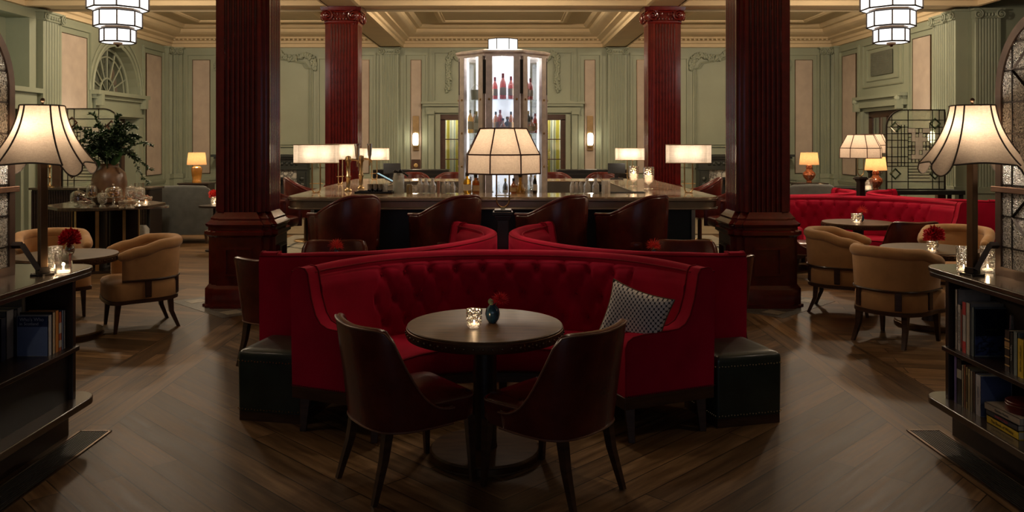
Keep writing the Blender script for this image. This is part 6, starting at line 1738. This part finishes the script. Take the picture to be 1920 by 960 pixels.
# far screens: 1.0 x 1.35 m
def far_screen(loc, rz, label, mirror):
    w_, h = 1.0, 1.36
    r, mb, vb, hb, top = screen(loc, rz, label, w_, h, 0 if mirror else .30, .30 if mirror else 0, M_hammer_far, M_iron, .018, 'leaded glass screens at the back of the room', fd=.03)
    def mx(x): return w_ - x if mirror else x
    xs = [.07, .19, .31, .43, .55, .69, .81, .93]
    for x in (.10, .375, .79, .90): vb(mx(x))
    for x in (.20, .26, .315, .74): vb(mx(x), .40, 1.1)
    for z in (.14, .40, .46, .95, 1.18): hb(z)
    for z in (.72,): hb(z)
    a, b_ = sorted((mx(.375), mx(.74)))
    for i in range(1, 6): x = a + (b_ - a) * i / 6; vb(x, .46, 1.04)
    for i in range(0, 8): hb(.52 + i * .074, a, b_)
    for z in (.20, .25, .30, .35): hb(z, a, b_)
    for z in (.56, .84, 1.06): hb(z, 0, a) ; hb(z, b_, w_)
    mb.build('leading', M_iron, r, smooth=0)
    m3 = MB(); m4 = MB()
    for (x, z) in ((.16, 1.12), (.83, 1.12), (.16, .27), (.83, .27)):
        x = mx(x)
        if z > 1 and ((not mirror and x < .3) or (mirror and x > .7)): z -= .06
        diamond(m3, x, z, .085, .085, .019, -.004)
        m4.add([(x - .11, -.008, z - .0), (x, -.008, z + .11), (x + .11, -.008, z), (x, -.008, z - .11)], [(0, 1, 2, 3)])
        s_ = .035; m4.add([(x - s_, -.010, z), (x, -.010, z + s_), (x + s_, -.010, z), (x, -.010, z - s_)], [(0, 1, 2, 3)])
    m3.build('diamond_border', M_diam if not mirror else M_doorwood, r, smooth=0)
    m5 = MB(); rr = random.Random(5)
    for i in range(6):
        for j in range(7):
            if rr.random() < .62:
                x0 = a + (b_ - a) * i / 6; z0 = .52 + j * .074; m5.b2(x0, x0 + (b_ - a) / 6, -.009, -.005, z0, z0 + .074)
    m5.build('milky_tiles', M_tile, r, smooth=0)
    return r
far_screen((X(1661, 14.0), 14.0, .93), 0, 'leaded glass screen with diamonds on the black console, far right', False)
far_screen((X(116, 14.0), 14.0, .95), 0, 'leaded glass screen behind the leafy plant, far left', True)
r = thing('screen_post', 'wooden post at the right end of the far right glass screen', 'post', (X(1779, 14.0), 14.27, 0)); MB().b2(-.07, .07, -.05, .05, 0, 2.26).build('post_body', plain('mid_brown_wood', (.11, .06, .035), .5), r, smooth=0, bevel=.004)
r = thing('screen_post', 'wooden post at the left end of the far left glass screen', 'post', (X(108, 14.0), 14.0, 0)); MB().b2(-.07, .07, -.05, .05, 0, 2.26).build('post_body', plain('mid_brown_wood', (.11, .06, .035), .5), r, smooth=0, bevel=.004)
r = thing('console_table', 'black console under the far right glass screen', 'console', (X(1705, 14.0), 13.95, 0))
MB().b2(-.85, .80, -.22, .22, .86, .93).build('top', M_black, r, smooth=0, bevel=.004)
mb = MB()
MB().b2(-.80, .75, -.18, .18, .30, .34).build('lower_shelf', M_black, r, smooth=0)
for sx in (-.80, .75):
    for sy in (-.18, .18): MB().b2(sx - .025, sx + .025, sy - .025, sy + .025, 0, .86).build('leg', M_black, r, smooth=0)

# near screens, standing along the bookcases
M_coppery = plain('copper_bronze_frame', (.10, .060, .040), .35, .2, 10, metal=.6)
def near_screen(xw, sgn, label):
    # local x runs from the far end (y=4.58) towards the camera
    w_, h = 1.75, 1.425
    r, mb, vb, hb, top = screen((xw, 4.585, TOPZ), R(-90), label, w_, h, .41, .41, M_hammer, M_coppery, .05, 'leaded glass screens on the bookcases', fd=.03)
    for x in (.135, .27, .405, .80, .94): vb(x)
    for z in (.16, .33, .50, .78, .95, 1.12, 1.27): hb(z)
    mb.build('leading', M_iron, r, smooth=0)
    m3 = MB()
    for (x, z) in ((.34, .33), (.34, 1.12), (1.1, .33), (1.1, 1.12)): diamond(m3, x, z, .20, .17, .014, -.0)
    m3.build('diamond_border', M_iron, r, smooth=0)
    return r
near_screen(-2.72, -1, 'arched leaded glass screen on the left bookcase at the picture edge')
near_screen(2.745, 1, 'arched leaded glass screen on the right bookcase at the picture edge')
for sgn, xw, xl_, nm in ((-1, -2.72, X(80, 4.56), 'left'), (1, 2.745, X(1823, 4.56), 'right')):
    # brass clamp strap along the screen and bent arm down to the lamp foot
    r = thing('screen_clamp', f'bronze strap clamped across the {nm} bookcase screen', 'clamp', (xw, 4.60, Z(354, 4.6)))
    MB().b2(-.022, .022, -.62, .018, -.016, .016).build('strap', metal('rosy_bronze', (.40, .24, .16), .35), r, smooth=0, bevel=.003)
    r = thing('screen_stay', f'dark bent iron stay bracing the {nm} screen beside the lamp foot', 'bracket', (xw, 4.56, TOPZ))
    dx = (xl_ - xw); mb = MB()
    P = [(0, 0, .165), (dx * .38, 0, .165), (dx * .98, -.03, .03), (dx * .98, -.03, 0.0)]
    for a, b_ in zip(P, P[1:]):
        a, b_ = Vector(a), Vector(b_); mb.tube([a, b_], .019, 4)
    mb.box(dx * .98, -.03, .006, .07, .05, .012); mb.build('arm', M_iron, r, smooth=0)

# glass candle holders on the bookcases
TALLG = [(.001, .004), (.034, .004), (.037, .02), (.041, .145), (.037, .145), (.032, .02), (.001, .016)]
MED = [(.001, .004), (.042, .004), (.045, .02), (.046, .118), (.042, .118), (.040, .016), (.001, .012)]
M_seed = glass('seeded_glass', (.9, .88, .84), .25, .08, 1.0, 130)
tea_light('candle_glass', 'tall textured glass with lit candle on the left bookcase, nearest the pole', (X(103, 4.66), 4.66, TOPZ), TALLG, M_seed, 20, .5)
tea_light('candle_glass', 'wide clear glass with lit candle on the left bookcase, nearer the rounded end', (X(119, 4.58), 4.58, TOPZ), MED, M_clear, 20, .5)
tea_light('candle_glass', 'tall glass with lit candle left of the pole on the right bookcase', (X(1807, 4.66), 4.66, TOPZ), TALLG, M_seed, 20, .5)
tea_light('candle_glass', 'tapered textured glass with lit candle right of the pole on the right bookcase', (X(1852, 4.66), 4.66, TOPZ), TALLG, M_seed, 20, .5)

# ================================================================== LEFT BACKGROUND
# ribbed cabinet
r = thing('ribbed_cabinet', 'dark ribbed sideboard behind the display table', 'cabinet', (-6.62, 13.5, 0))
MB().b2(-.95, .95, -.22, .25, 0, .97).build('body', M_darkwood, r, smooth=0)
mb = MB()
for i in range(48): mb.lathe([(.016, .04), (.016, .95)], 8, (-.94 + i * .04, -.22, 0))
mb.build('ribs', M_darkwood, r)
MB().b2(-.98, .98, -.26, .28, .97, 1.005).build('top', M_casetop, r, smooth=0, bevel=.004)
# brass candlestick lamp on it
r = thing('brass_candlestick', 'slim brass candlestick on the ribbed sideboard behind the lamp pole', 'candlestick', (X(93, 13.4), 13.4, 1.005))
MB().lathe([(.07, 0), (.07, .015), (.03, .03), (.015, .06), (.015, .14), (.028, .16), (.014, .18), (.014, .30), (.03, .33), (.02, .36), (.001, .37)], 18).build('stick', M_brass, r)
# display table
dt = thing('display_table', 'octagonal table on brass-edged fins carrying sweets and the big vase', 'table', (-5.45, 11.35, 0))
MB().loft([octa(.74, .845), octa(.76, .855), octa(.76, .885), octa(.755, .89)]).build('tabletop', M_casetop, dt, smooth=0)
for k in range(8):
    a = k * PI / 4 + .2
    MB().box(.27 * math.cos(a), .27 * math.sin(a), .44, .30, .03, .81, rz=a).build('leg', M_darkwood, dt, smooth=0)
    MB().box(.425 * math.cos(a), .425 * math.sin(a), .44, .012, .045, .81, rz=a).build('brass_edge', M_brass, dt, smooth=0)
MB().lathe([(.5, 0), (.5, .035), (.001, .035)], 8).build('base', M_darkwood, dt, smooth=0)
TZ = .89
M_stone = plain('brown_stoneware', (.16, .085, .045), .35, .3, 7, .3, 25)
r = thing('stoneware_vase', 'large round brown stoneware vase on the display table', 'vase', (X(205, 11.5), 11.5, TZ))
MB().lathe([(.001, 0), (.17, 0), (.20, .03), (.225, .15), (.23, .30), (.21, .42), (.14, .49), (.12, .505), (.12, .54), (.135, .55), (.12, .55), (.10, .52), (.001, .40)], 36, cap=False).build('vase_body', M_stone, r, smooth=60)
mb = MB()
for s in (-1, 1): mb.tube([(s * .12, -.06, .48), (s * .17, -.09, .47), (s * .19, -.1, .42)], .014, 8)
mb.build('lug', M_stone, r)
# foliage
r = thing('leafy_branches', 'big spray of dark green leafy branches in the stoneware vase', 'plant', (X(205, 11.5), 11.5, TZ + .50))
mb = MB(); ms = MB(); rnd = random.Random(21)
def leaf(mb, p, d, L, w_):
    d = d.normalized(); t = d.cross(Vector((0, 0, 1))); t = t.normalized() if t.length > .05 else Vector((1, 0, 0))
    t = (t * math.cos(rnd.uniform(-1, 1)) + d.cross(t) * math.sin(rnd.uniform(-1, 1))).normalized(); n = d.cross(t)
    mb.add([p, p + d * L * .35 + t * w_, p + d * L * .75 + t * w_ * .7, p + d * L + n * .004, p + d * L * .75 - t * w_ * .7, p + d * L * .35 - t * w_, p + d * L * .45 - n * w_ * .35], [(0, 1, 6), (1, 2, 6), (2, 3, 6), (3, 4, 6), (4, 5, 6), (5, 0, 6)])
for i in range(74):
    if i < 8: tx, tz = [(.62, .30), (.58, -.03), (.50, -.22), (.42, .42), (-.42, .25), (-.40, .50), (.10, .72), (-.28, .74)][i]; ty = rnd.uniform(-.15, .15)
    else:
        a = rnd.uniform(0, 2 * PI); q = rnd.uniform(.1, .48); tx, ty = q * math.cos(a), q * math.sin(a) * .9; tz = rnd.uniform(.15, .68) - q * .25
    P = cr([(rnd.uniform(-.05, .05), rnd.uniform(-.05, .05), -.35), (tx * .12, ty * .12, .06), (tx * .5, ty * .5, max(.1, tz * .6) + .10), (tx * .8, ty * .8, tz * .85 + .08), (tx, ty, tz)], 8)
    ms.tube(P, [.004] * (len(P) - 1) + [.0015], 4)
    for j in range(9, len(P)):
        d = (P[j] - P[j - 1])
        for q in range(4 if j > 13 else 3):
            a = rnd.uniform(0, 2 * PI); s_ = d.normalized() * .7 + Vector((math.cos(a), math.sin(a), rnd.uniform(-.4, .9))) * .8
            leaf(mb, P[j] + d * rnd.uniform(-.5, .5), s_, rnd.uniform(.040, .068), rnd.uniform(.009, .014))
mb.build('leaves', M_leaf, r, smooth=0, keep=True); ms.build('stems', M_leaf, r)
mb = MB()
for (dx, dz, L) in ((-.28, .02, .26), (-.20, -.03, .22), (.26, .16, .26), (.05, .0, .2)):
    n_ = 8; c = Vector((dx * .3, -.12, .06)); e = Vector((dx, -.16, dz + .03)); d = (e - c); up = Vector((0, -.3, 1)).cross(d).cross(d).normalized() * -1
    pts = [c + d * t for t in [i / n_ for i in range(n_ + 1)]]
    w_ = [.001, .04, .065, .075, .075, .07, .055, .03, .001]; sd = Vector((0, 0, 1)); 
    vs = [p + sd * q for p, q in zip(pts, w_)] + [p - sd * q for p, q in zip(pts, w_)]; mb.add(vs, [(i, i + 1, n_ + 2 + i, n_ + 1 + i) for i in range(n_)])
mb.build('broad_leaves', plain('mid_green_leaf', (.03, .085, .02), .4, .3, 12), r, smooth=60, keep=True)
# sweets and glass on the display table
M_snack = plain('biscuit_heap', (.35, .18, .07), .8, .5, 60); M_pinkc = plain('orange_sweets', (.50, .16, .06), .7, .4, 60); M_dbrown = plain('dark_chocolates', (.10, .04, .02), .6, .4, 50)
def heap(rad, h, mat, r, z=0, n=40, bs=.012):
    mb = MB(); q = random.Random(n)
    for i in range(n):
        a = q.uniform(0, 2 * PI); t = math.sqrt(q.random()) * rad; mb.ball((t * math.cos(a), t * math.sin(a), z + q.uniform(0, 1) * h * (1 - t / rad * .6)), (bs * q.uniform(.8, 1.4), bs, bs * .8), 6, 5)
    mb.build('sweets', mat, r)
M_jar = glass('pressed_glass', (.94, .93, .90), .26, .05, .9, 90, body=(.08, (.8, .78, .7)))
def cloche(loc, label, rad, h, foot, mat_in):
    r = thing('glass_cake_stand', label, 'cake stand', loc, 0, 'lidded glass dishes on the display table')
    MB().lathe([(.06, 0), (.05, .01), (.015, .02), (.014, foot - .02), (.03, foot - .005), (rad + .02, foot), (rad + .022, foot + .012), (rad, foot + .008), (.001, foot + .004)], 24, cap=False).build('stand', M_jar, r, smooth=60)
    MB().lathe([(rad, foot + .01), (rad, foot + h * .55), (rad * .9, foot + h * .78), (rad * .55, foot + h * .94), (.001, foot + h)], 24, cap=False).build('dome', M_clear, r, smooth=60)
    MB().ball((0, 0, foot + h + .015), .014, 10, 8).build('knob', M_jar, r)
    heap(rad * .8, h * .45, mat_in, r, foot + .015, 36, rad * .14); return r
def sweet_jar(loc, label, rad, h, mat_in, lid=True):
    r = thing('sweet_jar', label, 'jar', loc, 0, 'sweet jars on the display table')
    MB().lathe([(rad * .7, 0), (rad * .6, .015), (rad * .3, .03), (rad * .8, .05), (rad, .09), (rad, h * .8), (rad * .92, h * .86)], 16, cap=False).build('jar_body', M_jar, r, smooth=60)
    if lid:
        MB().lathe([(rad * .96, h * .86), (rad * .9, h * .92), (rad * .4, h * .98), (.001, h)], 16, cap=False).build('lid', M_jar, r, smooth=60); MB().ball((0, 0, h + .012), .012, 8, 6).build('knob', M_jar, r)
    heap(rad * .75, h * .55, mat_in, r, .06, 40, rad * .2); return r
yt = 10.95
def T(px, dy=0): return (X(px, yt + dy), yt + dy, TZ)
cloche(T(147), 'low glass cake dome with brown cake, leftmost on the display table', .10, .16, .05, M_dbrown)
cloche(T(172, .25), 'tall small glass dome behind the low dishes on the display table', .07, .19, .10, M_snack)
cloche(T(213), 'large glass dome with biscuits in front of the vase', .105, .15, .12, M_snack)
sweet_jar(T(192, -.05), 'round footed jar of pale nuts in the middle of the display table', .06, .19, plain('pale_nuts', (.45, .36, .22), .7, .3, 40))
sweet_jar(T(246, .1), 'jar of orange sweets right of the vase', .075, .27, M_pinkc)
sweet_jar(T(262, .1), 'jar of pinkish sweets, right of the orange one', .07, .25, plain('pinkish_sweets', (.35, .13, .08), .7, .4, 50))
sweet_jar(T(244, -.3), 'cut glass bowl of mixed sweets at the front right of the display table', .085, .13, M_snack, False)
sweet_jar(T(275, .28), 'small glass bowl at the right edge of the display table', .075, .13, plain('rosy_sweets', (.45, .2, .12), .7, .4, 40), False)
sweet_jar(T(160, -.28), 'shallow dish of dark chocolates at the front left of the display table', .09, .11, M_dbrown, False)
sweet_jar(T(228, -.32), 'small dark-filled jar before the large glass dome', .045, .10, M_dbrown)
r = tea_light('candle_glass', 'tall glass with candle behind the sweet jars on the display table', T(261, .55), [(.001, .1), (.06, .1), (.065, .12), (.065, .28), (.06, .28), (.055, .115), (.001, .11)], M_clear, 20, .3)
tea_light('candle_glass', 'small lit candle glass at the right of the display table', T(273, .25), CUP, M_cutcup, 12, .5)
# grey wing chair, its lamp and side table
def grey_chair(loc, rz, label, name='grey_armchair'):
    r = thing(name, label, 'armchair', loc, rz)
    path = cr([(-.44, .36, 0), (-.455, .1, 0), (-.45, -.2, 0), (-.40, -.36, 0), (-.2, -.42, 0), (.2, -.42, 0), (.40, -.36, 0), (.45, -.2, 0), (.455, .1, 0), (.44, .36, 0)], 6)
    zt = lerp_tab([(0, .60), (.12, .62), (.22, .70), (.30, .95), (.34, .99), (.5, 1.0)])
    mb = MB(); shell(mb, path, lambda u: .16, zt, .10); mb.build('backrest', M_grey, r, smooth=50)
    MB().loft([[(x, y, z) for x, y in rrect(-.36, .36, -.33, .40, .06, 4)] for z in (.16, .42)] + [[(x * .9, y * .9, .46) for x, y in rrect(-.36, .36, -.33, .40, .06, 4)]]).build('seat', M_grey, r, smooth=50)
    for sx in (-1, 1):
        for sy in (-.34, .33): leg_mb((sx * .36, sy, .18), (sx * .38, sy * 1.06, 0), .05, .03).build('leg', M_legwood, r, smooth=0)
    return r
g1 = grey_chair((-5.48, 14.5, 0), R(4), 'grey upholstered armchair with its back turned, right of the display table')
g2 = dup(g1, (5.42, 14.9, 0), R(4), 'grey armchair back showing above the far red sofa, right side')
g2.scale = (1.0, 1, 1)
def ceramic_lamp(loc, label, mat, gourd=False):
    r = thing('ceramic_table_lamp', label, 'table lamp', loc, 0)
    if gourd: prof = [(.05, 0), (.055, .02), (.045, .04), (.10, .10), (.13, .16), (.12, .20), (.07, .25), (.055, .28), (.065, .32), (.05, .36), (.02, .375), (.001, .38)]
    else: prof = [(.09, 0), (.095, .03), (.085, .05), (.10, .16), (.11, .26), (.10, .31), (.06, .335), (.001, .34)]
    MB().lathe(prof, 24).build('lamp_base', mat, r)
    MB().lathe([(.195, .37), (.165, .62)], 32, cap=False).build('lamp_shade', shade_mat('amber_shade', (.45, .30, .19), (.55, .34, .18), 120, .5), r)
    MB().tube([(0, 0, .34), (0, 0, .48)], .008, 6).build('stem', M_brass, r)
    bulb((0, 0, .50), 7.5, r, (1, .68, .38)); return r
def small_cabinet(loc, label, h=.90, w_=.6):
    r = thing('side_cabinet', label, 'cabinet', loc, 0)
    MB().b2(-w_ / 2, w_ / 2, -.2, .2, .08, h - .03).build('body', M_darkwood, r, smooth=0); MB().b2(-w_ / 2 - .02, w_ / 2 + .02, -.22, .22, h - .03, h).build('top', M_darkwood, r, smooth=0, bevel=.003)
    for s in (-1, 1): MB().b2(s * w_ / 4 - w_ / 4 + .01, s * w_ / 4 + w_ / 4 - .01, -.215, -.2, .12, h - .06).build('door', M_darkwood, r, smooth=0, bevel=.003)
    mb = MB()
    for sx in (-1, 1):
        for sy in (-.17, .17): MB().b2(sx * (w_ / 2 - .03) - .02, sx * (w_ / 2 - .03) + .02, sy - .02, sy + .02, 0, .08).build('leg', M_darkwood, r, smooth=0)
    return r
small_cabinet((X(369, 17.0), 17.0, .03), 'dark cabinet under the small orange lamp on the left', .87)
small_cabinet((X(1517, 17.0), 17.0, .03), 'dark cabinet under the gourd lamp on the right', .87)
ceramic_lamp((X(369, 17.0), 17.0, .90), 'small lamp with amber ceramic base beyond the grey armchair, left', plain('amber_ceramic', (.42, .18, .03), .2, .2, 8, coat=.5))
ceramic_lamp((X(1517, 17.0), 17.0, .90), 'small lamp with pierced red-brown gourd base, right of the front right column', plain('red_gourd_glaze', (.30, .08, .03), .2, .8, 30, coat=.5), True)
# little magazine table and pale bag near the display table
r = thing('side_table', 'small black side table with steel edge right of the display table', 'side table', (X(278, 12.6), 12.6, 0))
MB().lathe([(.001, .74), (.30, .74), (.30, .765), (.001, .765)], 28).build('tabletop', M_chrome, r); MB().lathe([(.2, 0), (.2, .02), (.03, .04), (.03, .74), (.001, .74)], 20).build('column', M_black, r)
MB().lathe([(.001, .30), (.24, .30), (.24, .32), (.001, .32)], 28).build('shelf', M_black, r)
r = thing('paper_stack', 'pale folded papers on the low shelf right of the display table', 'papers', (X(262, 12.5), 12.5, .32))
MB().loft([[(x, y, z) for x, y in rrect(-.12, .12, -.09, .09, .03, 3)] for z in (0, .10)] + [[(x * .7, y * .6, .16) for x, y in rrect(-.12, .12, -.09, .09, .03, 3)]]).build('paper', plain('pale_paper', (.45, .43, .38), .8, .2, 10), r)

# ================================================================== RIGHT BACKGROUND
dup(bpy.data.objects['ceramic_table_lamp.001'], (X(1642, 13.95), 13.95, .93), 0, 'gourd-based lamp on the black console beside the far right glass screen', scale=.9)
def mini_octa(loc, label):
    r = dup(cl, loc, R(5), label); return r
mini_octa((X(1634, 14.6), 14.6, 0.03), 'second octagonal shaded lamp behind the first, far right')
r = thing('candle_glass', 'pale lit glass on the console behind the far right lamp post', 'candle holder', (X(1628, 13.9), 13.9, .93)); MB().lathe([(.001, 0), (.07, 0), (.075, .2), (.07, .2), (.065, .01), (.001, .01)], 20, cap=False).build('glass_cup', M_cutcup, r); MB().lathe([(.001, .012), (.05, .012), (.05, .07), (.001, .07)], 16).build('candle', M_wax, r)
r = thing('dark_sofa', 'black buttoned sofa back beyond the far red sofa', 'sofa', (6.35, 15.1, 0)); r.scale = (.72, 1, 1)
MB().loft([[(x, y, z) for x, y in rrect(-.62, .62, -.12, .12, .05, 4)] for z in (.2, .80, .90)] + [[(x * .97, y * .6, .93) for x, y in rrect(-.62, .62, -.12, .12, .05, 4)]]).build('backrest', M_black, r, smooth=50)
MB().b2(-.6, .6, -.05, .7, .15, .45).build('seat', M_black, r, smooth=0, bevel=.03)
for sx in (-.55, .55):
    for sy in (0, .62): MB().b2(sx - .02, sx + .02, sy - .02, sy + .02, 0, .16).build('leg', M_legwood, r, smooth=0)
cushion('throw_cushion', 'beige cushion on the dark sofa beyond the far red sofa', (6.08, 15.35, .45), .5, plain('beige_cushion', (.3, .24, .18), .9), 0, R(-5), R(8))
r = thing('wall_light', 'lit wall light glowing through the far right glass screen', 'wall light', (XR - .02, 15.55, 1.75))
MB().b2(-.03, 0, -.08, .08, -.2, .5).build('back_plate', M_brass, r, smooth=0); MB().ball((-.12, 0, .08), (.08, .08, .12), 14, 10).build('lamp_shade', glow('opal_lit', (1.0, 0.86, 0.62), 7.0), r); MB().b2(-.12, 0, -.015, .015, -.02, .0).build('bracket', M_brass, r, smooth=0)
bulb((-.3, 0, .1), 16, r)
r = thing('wall_light', 'lit wall light glowing through the far left glass screen', 'wall light', (XL + .02, 15.55, 1.75))
MB().b2(0, .03, -.08, .08, -.2, .5).build('back_plate', M_brass, r, smooth=0); MB().ball((.12, 0, .08), (.08, .08, .12), 14, 10).build('lamp_shade', glow('opal_lit', (1.0, 0.86, 0.62), 7.0), r); MB().b2(0, .12, -.015, .015, -.02, .0).build('bracket', M_brass, r, smooth=0)
bulb((.3, 0, .1), 16, r)
